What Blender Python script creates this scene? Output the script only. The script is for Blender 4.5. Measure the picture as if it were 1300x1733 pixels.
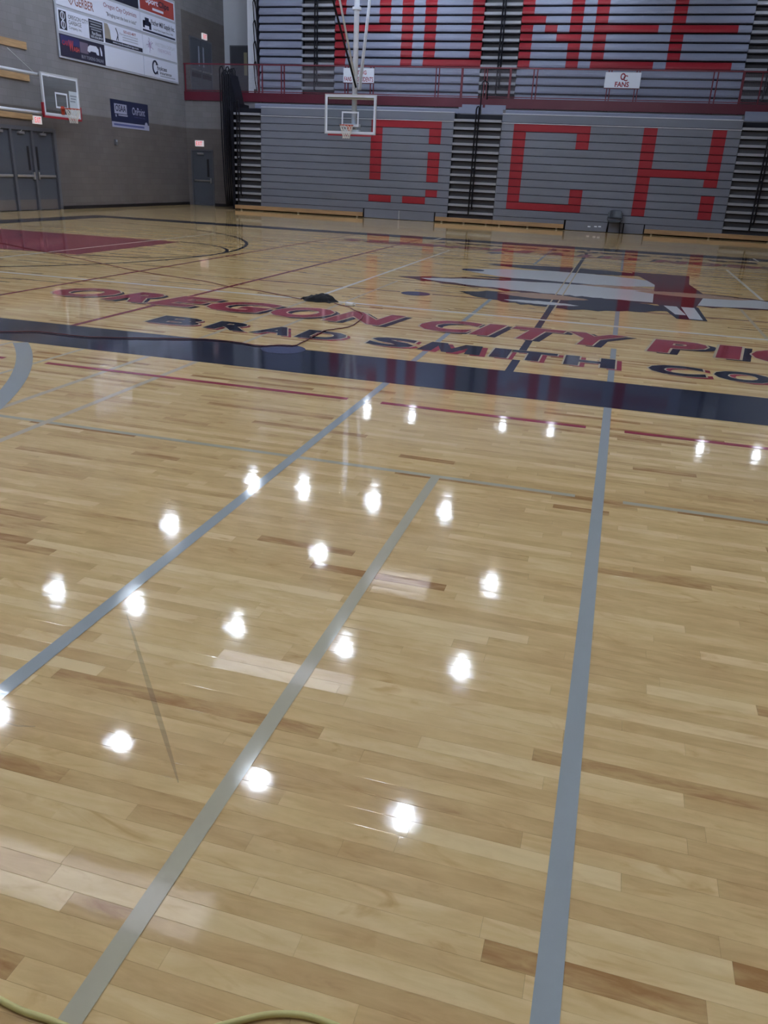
import bpy, math, random
from mathutils import Vector, Matrix
random.seed(7)
S = bpy.context.scene
COL = S.collection
for o in list(bpy.data.objects):
    bpy.data.objects.remove(o)

# ------------------------------------------------------------------ camera
CAM = Vector((0.7925, -14.6359, 1.5449))
YAW, PITCH, ROLL, FPX = -0.2610, 0.4001, 0.0480, 1345.23
_cy, _sy, _cp, _sp = math.cos(YAW), math.sin(YAW), math.cos(PITCH), math.sin(PITCH)
FW = Vector((_sy*_cp, _cy*_cp, -_sp))
_r = Vector((_cy, -_sy, 0)); _u = _r.cross(FW)
RT = math.cos(ROLL)*_r + math.sin(ROLL)*_u
UP = -math.sin(ROLL)*_r + math.cos(ROLL)*_u
cd = bpy.data.cameras.new('camera'); cam = bpy.data.objects.new('camera', cd); COL.objects.link(cam)
cd.sensor_fit = 'HORIZONTAL'; cd.sensor_width = 36; cd.lens = 36*FPX/1300
cd.clip_start = 0.05; cd.clip_end = 200
cam.matrix_world = Matrix(((RT.x, UP.x, -FW.x, CAM.x), (RT.y, UP.y, -FW.y, CAM.y), (RT.z, UP.z, -FW.z, CAM.z), (0, 0, 0, 1)))
S.camera = cam

# ------------------------------------------------------------------ world, exposure
w = bpy.data.worlds.new('world'); S.world = w; w.use_nodes = True
w.node_tree.nodes['Background'].inputs[0].default_value = (0.5, 0.56, 0.7, 1)
w.node_tree.nodes['Background'].inputs[1].default_value = 0.02
S.view_settings.view_transform = 'Standard'; S.view_settings.look = 'None'
S.view_settings.gamma = 1.0; S.view_settings.use_curve_mapping = False
S.view_settings.exposure = 1.32
S.cycles.use_denoising = True; S.cycles.max_bounces = 6; S.cycles.diffuse_bounces = 3; S.cycles.glossy_bounces = 3
S.cycles.caustics_reflective = False; S.cycles.caustics_refractive = False; S.cycles.use_adaptive_sampling = True; S.cycles.adaptive_threshold = 0.02
LAMP_STRENGTH = 72.0
LAMP_COLOR = (0.77, 0.865, 1.0)

# ------------------------------------------------------------------ pixel -> point on a known plane (1300x1733 frame)
def ray(px, py):
    return FW + RT*((px-650)/FPX) - UP*((py-866.5)/FPX)
def onZ(px, py, z=0.0):
    d = ray(px, py); t = (z-CAM.z)/d.z; return CAM + d*t
def onY(px, py, y):
    d = ray(px, py); t = (y-CAM.y)/d.y; return CAM + d*t
def onX(px, py, x):
    d = ray(px, py); t = (x-CAM.x)/d.x; return CAM + d*t

# ------------------------------------------------------------------ materials
MATS = {}
def mat(name, col, rough=0.5, metal=0.0, spec=0.5, noise=None, bump=None, emit=None, coat=0.0):
    if name in MATS: return MATS[name]
    m = bpy.data.materials.new(name); m.use_nodes = True; nt = m.node_tree; b = nt.nodes['Principled BSDF']
    b.inputs['Base Color'].default_value = (*col, 1); b.inputs['Roughness'].default_value = rough
    b.inputs['Metallic'].default_value = metal; b.inputs['Specular IOR Level'].default_value = spec
    b.inputs['Coat Weight'].default_value = coat; b.inputs['Coat Roughness'].default_value = 0.08
    if emit:
        b.inputs['Emission Color'].default_value = (*emit[0], 1); b.inputs['Emission Strength'].default_value = emit[1]
    geo = nt.nodes.new('ShaderNodeNewGeometry')
    if noise:
        sc, amt = noise
        mp = nt.nodes.new('ShaderNodeMapping'); nt.links.new(geo.outputs['Position'], mp.inputs[0])
        mp.inputs['Scale'].default_value = sc if isinstance(sc, tuple) else (sc, sc, sc)
        n = nt.nodes.new('ShaderNodeTexNoise'); n.inputs['Scale'].default_value = 1; n.inputs['Detail'].default_value = 4
        nt.links.new(mp.outputs[0], n.inputs['Vector'])
        r = nt.nodes.new('ShaderNodeMapRange'); r.inputs[1].default_value = 0.3; r.inputs[2].default_value = 0.7
        r.inputs[3].default_value = 1-amt; r.inputs[4].default_value = 1+amt
        nt.links.new(n.outputs[0], r.inputs[0])
        mx = nt.nodes.new('ShaderNodeVectorMath'); mx.operation = 'SCALE'; mx.inputs[0].default_value = col
        nt.links.new(r.outputs[0], mx.inputs['Scale']); nt.links.new(mx.outputs[0], b.inputs['Base Color'])
    if bump:
        sc, st, dist = bump
        mp = nt.nodes.new('ShaderNodeMapping'); nt.links.new(geo.outputs['Position'], mp.inputs[0])
        mp.inputs['Scale'].default_value = sc if isinstance(sc, tuple) else (sc, sc, sc)
        n = nt.nodes.new('ShaderNodeTexNoise'); n.inputs['Scale'].default_value = 1; n.inputs['Detail'].default_value = 2
        nt.links.new(mp.outputs[0], n.inputs['Vector'])
        bp = nt.nodes.new('ShaderNodeBump'); bp.inputs['Strength'].default_value = st; bp.inputs['Distance'].default_value = dist
        nt.links.new(n.outputs[0], bp.inputs['Height']); nt.links.new(bp.outputs[0], b.inputs['Normal'])
    MATS[name] = m
    return m

FLOOR_ROUGH = 0.05
def wood_floor():
    m = bpy.data.materials.new('maple_floor'); m.use_nodes = True; nt = m.node_tree; N = nt.nodes; Lk = nt.links
    b = N['Principled BSDF']
    at = N.new('ShaderNodeAttribute'); at.attribute_name = 'tone'
    sep = N.new('ShaderNodeSeparateColor'); Lk.new(at.outputs['Color'], sep.inputs[0])
    geo = N.new('ShaderNodeNewGeometry')
    off = N.new('ShaderNodeCombineXYZ'); ml = N.new('ShaderNodeMath'); ml.operation = 'MULTIPLY'; ml.inputs[1].default_value = 37.0
    Lk.new(sep.outputs[1], ml.inputs[0]); Lk.new(ml.outputs[0], off.inputs[0]); Lk.new(ml.outputs[0], off.inputs[2])
    add = N.new('ShaderNodeVectorMath'); add.operation = 'ADD'; Lk.new(geo.outputs['Position'], add.inputs[0]); Lk.new(off.outputs[0], add.inputs[1])
    mp = N.new('ShaderNodeMapping'); mp.inputs['Scale'].default_value = (5, 30, 5); Lk.new(add.outputs[0], mp.inputs[0])
    n1 = N.new('ShaderNodeTexNoise'); n1.inputs['Scale'].default_value = 1; n1.inputs['Detail'].default_value = 6; n1.inputs['Roughness'].default_value = 0.62
    n1.inputs['Distortion'].default_value = 1.2; Lk.new(mp.outputs[0], n1.inputs['Vector'])
    mp2 = N.new('ShaderNodeMapping'); mp2.inputs['Scale'].default_value = (2.2, 8, 1); Lk.new(add.outputs[0], mp2.inputs[0])
    n2 = N.new('ShaderNodeTexNoise'); n2.inputs['Scale'].default_value = 2; n2.inputs['Detail'].default_value = 3; Lk.new(mp2.outputs[0], n2.inputs['Vector'])
    # tone ramp between plank tones
    cr = N.new('ShaderNodeValToRGB'); e = cr.color_ramp.elements
    e[0].position = 0.0; e[0].color = (0.44, 0.23, 0.088, 1)
    e[1].position = 1.0; e[1].color = (0.94, 0.71, 0.375, 1)
    k = e.new(0.25); k.color = (0.66, 0.43, 0.19, 1)
    k = e.new(0.65); k.color = (0.82, 0.58, 0.272, 1)
    a2 = N.new('ShaderNodeMath'); a2.operation = 'MULTIPLY_ADD'; a2.inputs[1].default_value = 0.62; a2.inputs[2].default_value = -0.31
    Lk.new(n1.outputs[0], a2.inputs[0])
    a3 = N.new('ShaderNodeMath'); a3.operation = 'MULTIPLY_ADD'; a3.inputs[1].default_value = 0.8; a3.inputs[2].default_value = -0.40
    Lk.new(n2.outputs[0], a3.inputs[0])
    s1 = N.new('ShaderNodeMath'); Lk.new(a2.outputs[0], s1.inputs[0]); Lk.new(a3.outputs[0], s1.inputs[1])
    s2 = N.new('ShaderNodeMath'); s2.use_clamp = True; Lk.new(s1.outputs[0], s2.inputs[0]); Lk.new(sep.outputs[0], s2.inputs[1])
    Lk.new(s2.outputs[0], cr.inputs[0])
    # sparse darker flame figure in some boards
    mp5 = N.new('ShaderNodeMapping'); mp5.inputs['Scale'].default_value = (2.6, 9, 6); Lk.new(add.outputs[0], mp5.inputs[0])
    n5 = N.new('ShaderNodeTexNoise'); n5.inputs['Scale'].default_value = 1; n5.inputs['Detail'].default_value = 5; n5.inputs['Distortion'].default_value = 3.5; Lk.new(mp5.outputs[0], n5.inputs['Vector'])
    r5 = N.new('ShaderNodeMapRange'); r5.inputs[1].default_value = .56; r5.inputs[2].default_value = .74; r5.inputs[3].default_value = 0.0; r5.inputs[4].default_value = .75; Lk.new(n5.outputs[0], r5.inputs[0])
    g5 = N.new('ShaderNodeMath'); g5.operation = 'MULTIPLY'; Lk.new(r5.outputs[0], g5.inputs[0]); Lk.new(sep.outputs[1], g5.inputs[1])
    v5 = N.new('ShaderNodeMix'); v5.data_type = 'RGBA'; v5.blend_type = 'MULTIPLY'; v5.inputs[7].default_value = (.74, .60, .46, 1)
    Lk.new(g5.outputs[0], v5.inputs[0]); Lk.new(cr.outputs[0], v5.inputs[6]); Lk.new(v5.outputs[2], b.inputs['Base Color'])
    b.inputs['Roughness'].default_value = FLOOR_ROUGH
    mr = N.new('ShaderNodeMapRange'); mr.inputs[1].default_value = .35; mr.inputs[2].default_value = .7
    mr.inputs[3].default_value = FLOOR_ROUGH*.8; mr.inputs[4].default_value = FLOOR_ROUGH*1.35
    n3 = N.new('ShaderNodeTexNoise'); n3.inputs['Scale'].default_value = 1.6; n3.inputs['Detail'].default_value = 4; Lk.new(geo.outputs['Position'], n3.inputs['Vector'])
    Lk.new(n3.outputs[0], mr.inputs[0]); Lk.new(mr.outputs[0], b.inputs['Roughness'])
    b.inputs['Specular IOR Level'].default_value = 0.36
    n4 = N.new('ShaderNodeTexNoise'); n4.inputs['Scale'].default_value = 1; n4.inputs['Detail'].default_value = 2
    mp4 = N.new('ShaderNodeMapping'); mp4.inputs['Scale'].default_value = (10, 22, 10); Lk.new(geo.outputs['Position'], mp4.inputs[0]); Lk.new(mp4.outputs[0], n4.inputs['Vector'])
    bp = N.new('ShaderNodeBump'); bp.inputs['Strength'].default_value = 0.06; bp.inputs['Distance'].default_value = 0.002
    Lk.new(n4.outputs[0], bp.inputs['Height']); Lk.new(bp.outputs[0], b.inputs['Normal'])
    return m
M_FLOOR = wood_floor()
PB = ((6, 30, 6), 0.08, 0.002)
M_NAVY = mat('navy_floor_paint', (0.022, 0.028, 0.055), 0.075, spec=0.36, noise=((3, 14, 3), 0.12), bump=PB)
M_RED = mat('red_floor_paint', (0.40, 0.06, 0.085), 0.075, spec=0.36, noise=((3, 14, 3), 0.10), bump=PB)
M_GREY = mat('blue_grey_floor_paint', (0.40, 0.435, 0.44), 0.075, spec=0.36, bump=PB)
M_TAUPE = mat('taupe_floor_paint', (0.55, 0.50, 0.36), 0.075, spec=0.36, bump=PB)
M_PALE = mat('pale_floor_paint', (0.66, 0.55, 0.38), 0.075, spec=0.36, bump=PB)
M_WHITE = mat('white_floor_paint', (0.90, 0.84, 0.72), 0.075, spec=0.36, bump=PB)
M_DISC = mat('slate_blue_disc_paint', (0.085, 0.095, 0.19), 0.075, spec=0.36, bump=PB)

def block_wall(name, low, high, zsplit):
    m = bpy.data.materials.new(name); m.use_nodes = True; nt = m.node_tree; N = nt.nodes; Lk = nt.links
    b = N['Principled BSDF']; b.inputs['Roughness'].default_value = 0.75; b.inputs['Specular IOR Level'].default_value = 0.3
    geo = N.new('ShaderNodeNewGeometry'); sp = N.new('ShaderNodeSeparateXYZ'); Lk.new(geo.outputs['Position'], sp.inputs[0])
    sm = N.new('ShaderNodeMath'); Lk.new(sp.outputs[0], sm.inputs[0]); Lk.new(sp.outputs[1], sm.inputs[1])
    cb = N.new('ShaderNodeCombineXYZ'); Lk.new(sm.outputs[0], cb.inputs[0]); Lk.new(sp.outputs[2], cb.inputs[1])
    br = N.new('ShaderNodeTexBrick'); br.inputs['Scale'].default_value = 1; br.inputs['Brick Width'].default_value = 0.406
    br.inputs['Row Height'].default_value = 0.203; br.inputs['Mortar Size'].default_value = 0.006; br.inputs['Mortar Smooth'].default_value = 0.4
    br.inputs['Color1'].default_value = (1, 1, 1, 1); br.inputs['Color2'].default_value = (0.9, 0.9, 0.9, 1); br.inputs['Mortar'].default_value = (0.78, 0.78, 0.78, 1)
    Lk.new(cb.outputs[0], br.inputs['Vector'])
    gt = N.new('ShaderNodeMath'); gt.operation = 'GREATER_THAN'; gt.inputs[1].default_value = zsplit; Lk.new(sp.outputs[2], gt.inputs[0])
    mx = N.new('ShaderNodeMix'); mx.data_type = 'RGBA'; mx.inputs[6].default_value = (*low, 1); mx.inputs[7].default_value = (*high, 1); Lk.new(gt.outputs[0], mx.inputs[0])
    m2 = N.new('ShaderNodeMix'); m2.data_type = 'RGBA'; m2.blend_type = 'MULTIPLY'; m2.inputs[0].default_value = 1
    Lk.new(mx.outputs[2], m2.inputs[6]); Lk.new(br.outputs[0], m2.inputs[7])
    n = N.new('ShaderNodeTexNoise'); n.inputs['Scale'].default_value = 0.9; n.inputs['Detail'].default_value = 5; Lk.new(geo.outputs['Position'], n.inputs['Vector'])
    mr = N.new('ShaderNodeMapRange'); mr.inputs[3].default_value = 0.8; mr.inputs[4].default_value = 1.2; Lk.new(n.outputs[0], mr.inputs[0])
    sc = N.new('ShaderNodeVectorMath'); sc.operation = 'SCALE'; Lk.new(m2.outputs[2], sc.inputs[0]); Lk.new(mr.outputs[0], sc.inputs['Scale'])
    Lk.new(sc.outputs[0], b.inputs['Base Color'])
    bp = N.new('ShaderNodeBump'); bp.inputs['Strength'].default_value = 0.4; bp.inputs['Distance'].default_value = 0.006
    Lk.new(br.outputs[0], bp.inputs['Height']); Lk.new(bp.outputs[0], b.inputs['Normal'])
    return m
M_BLOCK = block_wall('painted_block', (0.145, 0.13, 0.13), (0.22, 0.215, 0.235), 3.02)
M_BLOCK_UP = block_wall('painted_block_mezzanine', (0.145, 0.13, 0.13), (0.22, 0.215, 0.235), 7.38)
M_CEIL = mat('ceiling_grey', (0.30, 0.31, 0.33), 0.8)
M_PLASTER = mat('pale_blue_plaster', (0.52, 0.55, 0.62), 0.7)
M_PLASTER2 = mat('white_plaster', (0.80, 0.84, 0.94), 0.7)
M_BASE = mat('black_rubber_base', (0.012, 0.012, 0.018), 0.5)
M_DOOR = mat('slate_door_paint', (0.075, 0.085, 0.11), 0.4)
M_FRAME = mat('slate_frame_paint', (0.10, 0.105, 0.13), 0.4)
M_STEEL = mat('brushed_steel', (0.62, 0.62, 0.64), 0.35, 0.9)
M_SEAT = mat('grey_seat_plastic', (0.175, 0.19, 0.245), 0.42, spec=0.3, noise=((0.7, 2, 5), 0.05))
M_SEATR = mat('red_seat_plastic', (0.30, 0.02, 0.032), 0.42, spec=0.3, noise=((0.7, 2, 5), 0.05))
M_SEATU = mat('pale_grey_seat_plastic', (0.255, 0.28, 0.385), 0.42, spec=0.3)
M_STEP = mat('aluminium_step_nose', (0.32, 0.335, 0.39), 0.4)
M_EDGE_HILITE = mat('painted_edge_highlight', (0.62, 0.65, 0.74), 0.4)  # painted highlight for seat edges that catch the light
M_RISER = mat('dark_riser', (0.085, 0.085, 0.10), 0.6)
M_BLACK = mat('black_steel', (0.006, 0.007, 0.014), 0.5, spec=0.25)
M_KICK = mat('varnished_wood_kick', (0.40, 0.25, 0.13), 0.4, noise=((2, 2, 30), 0.2))
M_MAROON = mat('maroon_paint', (0.11, 0.010, 0.026), 0.4)
M_RAIL = mat('dark_red_rail_paint', (0.14, 0.014, 0.03), 0.4)
M_MESH = mat('grey_wire_mesh', (0.22, 0.20, 0.24), 0.5)
M_SIGNW = mat('white_sign_board', (0.78, 0.83, 0.95), 0.5)
M_PRINT_R = mat('crimson_print', (0.30, 0.02, 0.05), 0.5)
M_PRINT_N = mat('navy_print', (0.012, 0.018, 0.06), 0.5)
M_PRINT_G = mat('grey_print', (0.30, 0.33, 0.42), 0.5)
M_WTUBE = mat('white_tube_paint', (0.78, 0.83, 0.95), 0.35)
M_RIM = mat('orange_rim_paint', (0.55, 0.07, 0.03), 0.4)
M_PAD = mat('red_edge_padding', (0.33, 0.015, 0.03), 0.55)
M_NET = mat('white_net_cord', (0.8, 0.78, 0.76), 0.8)
M_BATTEN = mat('raw_timber_batten', (0.42, 0.27, 0.14), 0.6, noise=((8, 2, 30), 0.25))
M_CLOTH = mat('black_cloth', (0.006, 0.006, 0.010), 0.8, spec=0.3)
M_CORD = mat('dark_red_cord', (0.16, 0.02, 0.028), 0.4)
M_YCORD = mat('yellow_cord', (0.72, 0.63, 0.24), 0.45)
M_CHAIR = mat('slate_chair_plastic', (0.085, 0.10, 0.125), 0.4)
M_CREAM = mat('cream_paint', (0.6, 0.55, 0.45), 0.5)
M_LAMP = mat('lamp_glow', (1, 1, 1), 0.5, emit=(LAMP_COLOR, LAMP_STRENGTH))
M_HOUS = mat('lamp_housing', (0.5, 0.5, 0.52), 0.4)
M_SKYL = mat('frosted_skylight', (0.8, 0.8, 0.8), 0.5, emit=((0.84, 0.85, 1.0), 1.5))
M_EXIT = mat('exit_sign_face', (0.78, 0.76, 0.78), 0.5, emit=((1.0, 0.9, 0.92), 0.12))
M_EXITR = mat('exit_sign_red', (0.65, 0.04, 0.06), 0.5, emit=((1.0, 0.12, 0.15), 0.25))

def glass_mat():
    m = bpy.data.materials.new('backboard_glass'); m.use_nodes = True; nt = m.node_tree; N = nt.nodes
    N.remove(N['Principled BSDF']); out = N['Material Output']
    t = N.new('ShaderNodeBsdfTransparent'); t.inputs[0].default_value = (0.92, 0.95, 0.95, 1)
    g = N.new('ShaderNodeBsdfGlossy'); g.inputs['Roughness'].default_value = 0.03
    lw = N.new('ShaderNodeLayerWeight'); pw = N.new('ShaderNodeMath'); pw.operation = 'POWER'; pw.inputs[1].default_value = 4
    nt.links.new(lw.outputs['Facing'], pw.inputs[0])
    f = N.new('ShaderNodeMath'); f.operation = 'MULTIPLY_ADD'; f.inputs[1].default_value = .5; f.inputs[2].default_value = .04; nt.links.new(pw.outputs[0], f.inputs[0])
    x = N.new('ShaderNodeMixShader'); nt.links.new(f.outputs[0], x.inputs[0]); nt.links.new(t.outputs[0], x.inputs[1]); nt.links.new(g.outputs[0], x.inputs[2])
    nt.links.new(x.outputs[0], out.inputs[0]); return m
M_GLASS = glass_mat()
M_PANE = mat('dim_window_pane', (0.30, 0.29, 0.20), 0.2)

# ------------------------------------------------------------------ mesh helpers
class MB:
    def __init__(s): s.v = []; s.f = []
    def box(s, x0, x1, y0, y1, z0, z1):
        n = len(s.v)
        s.v += [(x0,y0,z0),(x1,y0,z0),(x1,y1,z0),(x0,y1,z0),(x0,y0,z1),(x1,y0,z1),(x1,y1,z1),(x0,y1,z1)]
        s.f += [tuple(n+i for i in q) for q in ((0,3,2,1),(4,5,6,7),(0,1,5,4),(1,2,6,5),(2,3,7,6),(3,0,4,7))]
        return s
    def prism(s, prof, axis, a, b):
        """closed 2-D profile swept along axis ('x','y','z') from a to b"""
        n = len(s.v); k = len(prof)
        def P(t, p):
            return {'x': (t, p[0], p[1]), 'y': (p[0], t, p[1]), 'z': (p[0], p[1], t)}[axis]
        s.v += [P(a, p) for p in prof] + [P(b, p) for p in prof]
        for i in range(k):
            j = (i+1) % k; s.f.append((n+i, n+j, n+k+j, n+k+i))
        s.f.append(tuple(n+i for i in reversed(range(k)))); s.f.append(tuple(n+k+i for i in range(k)))
        return s
    def tube(s, pts, r, n=8, closed=False):
        pts = [Vector(p) for p in pts]; m = len(pts); base = len(s.v); prev = None
        rr = r if isinstance(r, (list, tuple)) else [r]*m
        for i, p in enumerate(pts):
            a = pts[i-1] if (i > 0 or closed) else p; c = pts[(i+1) % m] if (i < m-1 or closed) else p
            t = (c-a).normalized()
            if prev is None:
                h = Vector((0, 0, 1)) if abs(t.z) < 0.9 else Vector((1, 0, 0))
                u = t.cross(h).normalized()
            else:
                u = (prev - t*prev.dot(t)).normalized()
            prev = u; v = t.cross(u)
            for k in range(n):
                an = 2*math.pi*k/n; q = p + (u*math.cos(an) + v*math.sin(an))*rr[i]; s.v.append(tuple(q))
        rng = m if closed else m-1
        for i in range(rng):
            for k in range(n):
                a = base+i*n+k; b2 = base+i*n+(k+1) % n; c = base+((i+1) % m)*n+(k+1) % n; d = base+((i+1) % m)*n+k
                s.f.append((a, b2, c, d))
        if not closed:
            s.f.append(tuple(base+k for k in reversed(range(n)))); s.f.append(tuple(base+(m-1)*n+k for k in range(n)))
        return s
    def poly(s, pts):
        n = len(s.v); s.v += [tuple(p) for p in pts]; s.f.append(tuple(range(n, n+len(pts)))); return s
    def add(s, vs, fs):
        n = len(s.v); s.v += [tuple(v) for v in vs]; s.f += [tuple(n+i for i in f) for f in fs]; return s

ORG = {}
def org(o): return ORG.get(o.name, Vector((0, 0, 0)))
def obj(name, mb, m, parent=None, loc=None, smooth=False, bevel=0.0, label=None):
    """one mesh object; loc = its origin in world space (top-level), parts take the origin of their thing"""
    o0 = org(parent) if parent is not None else Vector(loc or (0, 0, 0))
    me = bpy.data.meshes.new(name)
    me.from_pydata([tuple(Vector(v)-o0) for v in mb.v], [], mb.f); me.update()
    if m is not None: me.materials.append(m)
    if smooth:
        for p in me.polygons: p.use_smooth = True
    o = bpy.data.objects.new(name, me); COL.objects.link(o)
    if parent is not None: o.parent = parent
    else: o.location = o0
    ORG[o.name] = o0
    if bevel:
        b = o.modifiers.new('bevel', 'BEVEL'); b.width = bevel; b.segments = 2; b.limit_method = 'ANGLE'
    if label: o['label'] = label
    return o
def thing(name, label, cat, loc=(0, 0, 0), group=None):
    o = bpy.data.objects.new(name, None); COL.objects.link(o); o.location = loc; o.empty_display_size = 0.2
    ORG[o.name] = Vector(loc); o['label'] = label; o['category'] = cat
    if group: o['group'] = group
    return o
def tag(o, label, cat, group=None):
    o['label'] = label; o['category'] = cat
    if group: o['group'] = group
    return o
def struct(o, label=None):
    o['kind'] = 'structure'
    if label: o['label'] = label
    return o
def dup(root, loc, label=None):
    r = root.copy(); COL.objects.link(r); r.location = loc; ORG[r.name] = Vector(loc)
    if label: r['label'] = label
    def rec(src, dst):
        for c in list(src.children):
            k = c.copy(); COL.objects.link(k); k.parent = dst; rec(c, k)
    rec(root, r); return r

# ------------------------------------------------------------------ lettering (built-in vector font -> mesh)
_tc = {}
# letters drawn by hand where the font's thickened outline folds over itself
HAND = {'M': [(0, 0), (.10, .72), (.36, .72), (.5, .30), (.66, .72), (.94, .72), (1.0, 0), (.76, 0), (.74, .45), (.57, 0), (.40, 0), (.26, .45), (.23, 0)]}
def glyphs(s, bold=0.0):
    key = (s, bold)
    if key in _tc: return _tc[key]
    if s in HAND and bold > .03:
        h_ = HAND[s]; return h_, [tuple(range(len(h_)))[::-1]]
    cu = bpy.data.curves.new('t', 'FONT'); cu.body = s; cu.size = 1.0; cu.offset = bold; cu.resolution_u = 3
    ob = bpy.data.objects.new('t', cu); COL.objects.link(ob)
    dg = bpy.context.evaluated_depsgraph_get(); dg.update()
    me = bpy.data.meshes.new_from_object(ob.evaluated_get(dg))
    vs = [(v.co.x, v.co.y) for v in me.vertices]; fs = [tuple(p.vertices) for p in me.polygons]
    bpy.data.objects.remove(ob); bpy.data.curves.remove(cu); bpy.data.meshes.remove(me)
    _tc[key] = (vs, fs); return _tc[key]
def lettering(s, rect, place, bold=0.0, shear=0.0, grow=None):
    """rect = u0,u1,v0,v1 in the sheet's own metres; place(u,v) -> world point"""
    vs, fs = glyphs(s, bold)
    xs = [v[0] for v in vs]; ys = [v[1] for v in vs]; x0, x1, y0, y1 = min(xs), max(xs), min(ys), max(ys)
    u0, u1, v0, v1 = rect
    mv = glyphs(s, bold+grow)[0] if grow else vs
    mf = glyphs(s, bold+grow)[1] if grow else fs
    mb = MB(); out = []
    for x, y in mv:
        v = v0+(y-y0)/(y1-y0)*(v1-v0); u = u0+(x-x0)/(x1-x0)*(u1-u0)+shear*(v-v0); out.append(place(u, v))
    return mb.add(out, mf)

# ================================================================== SETTING
XL, YF, YB, ZC = -17.6, 18.85, 22.9, 11.3       # end wall, far wall under the deck, wall behind the upper seats, ceiling
ZD = 4.30                                       # upper deck
XR, YN = 18.0, -18.5
floor = struct(obj('floor', MB().box(XL-.3, XR+.3, YN-.3, YF+.2, -.3, -.012), mat('subfloor', (0.26, 0.18, 0.10), .8)),
               'glossy maple gym floor of narrow strips with painted court markings')

# end wall (left) with the opening of the door set
DY = [6.10, 7.03, 7.965, 8.94, 9.93]            # mullion lines of the door set
D0, D1, DZ = 5.98, 10.10, 2.44
mb = MB(); t = 0.35
mb.box(XL-t, XL, YN, D0, 0, ZC); mb.box(XL-t, XL, D1, YF, 0, ZC); mb.box(XL-t, XL, D0, D1, DZ, ZC)
struct(obj('wall_left', mb, M_BLOCK), 'two-tone grey painted block end wall')
struct(obj('wall_left_upper', MB().box(XL-t, XL-.12, YF, YB+.3, ZD-.15, ZC), M_BLOCK_UP), 'dark block wall of the upper walkway')
# far wall under the deck, with a door opening
FX0, FX1, FZ = -17.36, -16.44, 2.16
mb = MB(); mb.box(XL, FX0-.05, YF, YF+.25, 0, 4.06); mb.box(FX1+.05, XR, YF, YF+.25, 0, 4.06); mb.box(FX0-.05, FX1+.05, YF, YF+.25, FZ+.05, 4.06)
struct(obj('wall_far', mb, M_BLOCK), 'block wall under the upper deck')
struct(obj('wall_far_upper', MB().box(XL-t, XR, YB, YB+.3, ZD-.15, ZC), M_PLASTER), 'pale wall behind the upper seating')
struct(obj('wall_pier', MB().box(-15.78, -15.14, 21.2, YB, ZD, ZC), M_PLASTER2), 'white pier beside the upper seating')
struct(obj('floor_upper', MB().box(XL, XR, YF+.02, YB, ZD-.16, ZD), mat('deck_concrete', (.25, .25, .26), .7)), 'upper walkway deck')
struct(obj('trim_1', MB().box(XL+.01, XR, YF-.05, YF+.02, 4.07, 4.40), M_MAROON), 'maroon fascia board along the deck edge')
struct(obj('wall_right', MB().box(XR, XR+.3, YN, YB, 0, ZC), M_BLOCK)); struct(obj('wall_near', MB().box(XL, XR, YN-.3, YN, 0, ZC), M_BLOCK))
ceil = struct(obj('ceiling', MB().box(XL-.3, XR+.3, YN-.3, YB+.3, ZC, ZC+.2), M_CEIL))
struct(obj('baseboard_left', MB().box(XL, XL+.012, D1, YF, 0, .11), M_BASE)); struct(obj('baseboard_far', MB().box(FX1+.06, -14.6, YF-.012, YF, 0, .11), M_BASE))
for ob in ('wall_right', 'wall_near', 'ceiling', 'baseboard_left', 'baseboard_far'): pass

# doors of the end wall: four leaves between steel mullions
fr = MB()
fr.box(XL-.10, XL+.03, D1-.11, D1+.02, 0, DZ+.02); fr.box(XL-.10, XL+.03, D0-.02, D0+.09, 0, DZ+.02); fr.box(XL-.10, XL+.03, D0+.09, D1-.11, DZ-.09, DZ+.02)
for y in DY[1:4]: fr.box(XL-.10, XL+.03, y-.05, y+.05, 0, DZ-.09)
struct(obj('trim_2', fr, M_FRAME, bevel=.006), 'slate steel frame of the end wall doors')
for i in range(4):
    a, b = DY[i]+(.05 if i else -.02), DY[i+1]-(.05 if i < 3 else -.04)
    d = struct(obj('door_%d' % (i+1), MB().box(XL-.085, XL-.035, a+.008, b-.008, .012, DZ-.10), M_DOOR), 'slate steel gym door leaf with a push bar')
    pb = MB().box(XL-.035, XL+.02, a+.05, b-.05, 1.0, 1.07)
    bar = obj('push_bar', pb, M_STEEL, d, bevel=.008)
    hy = (b-.06) if i % 2 == 0 else (a+.06)
    obj('latch_case', MB().box(XL-.034, XL+.05, hy-.03, hy+.03, .93, 1.15), M_STEEL, bar, bevel=.006)
    obj('door_closer', MB().box(XL-.035, XL+.03, (a+b)/2-.14, (a+b)/2+.14, DZ-.20, DZ-.13).tube([(XL, (a+b)/2, DZ-.13), (XL+.02, (a+b)/2+.05, DZ-.09)], .01), M_STEEL, d)
    wy = (b-.21) if i % 2 == 0 else (a+.11)
    obj('window_slit', MB().box(XL-.034, XL-.031, wy, wy+.10, 1.20, 1.90), M_BASE, d)
    obj('kick_plate', MB().box(XL-.034, XL-.030, a+.05, b-.05, .03, .33), mat('scuffed_kick_plate', (.13, .115, .115), .5), d)

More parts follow.
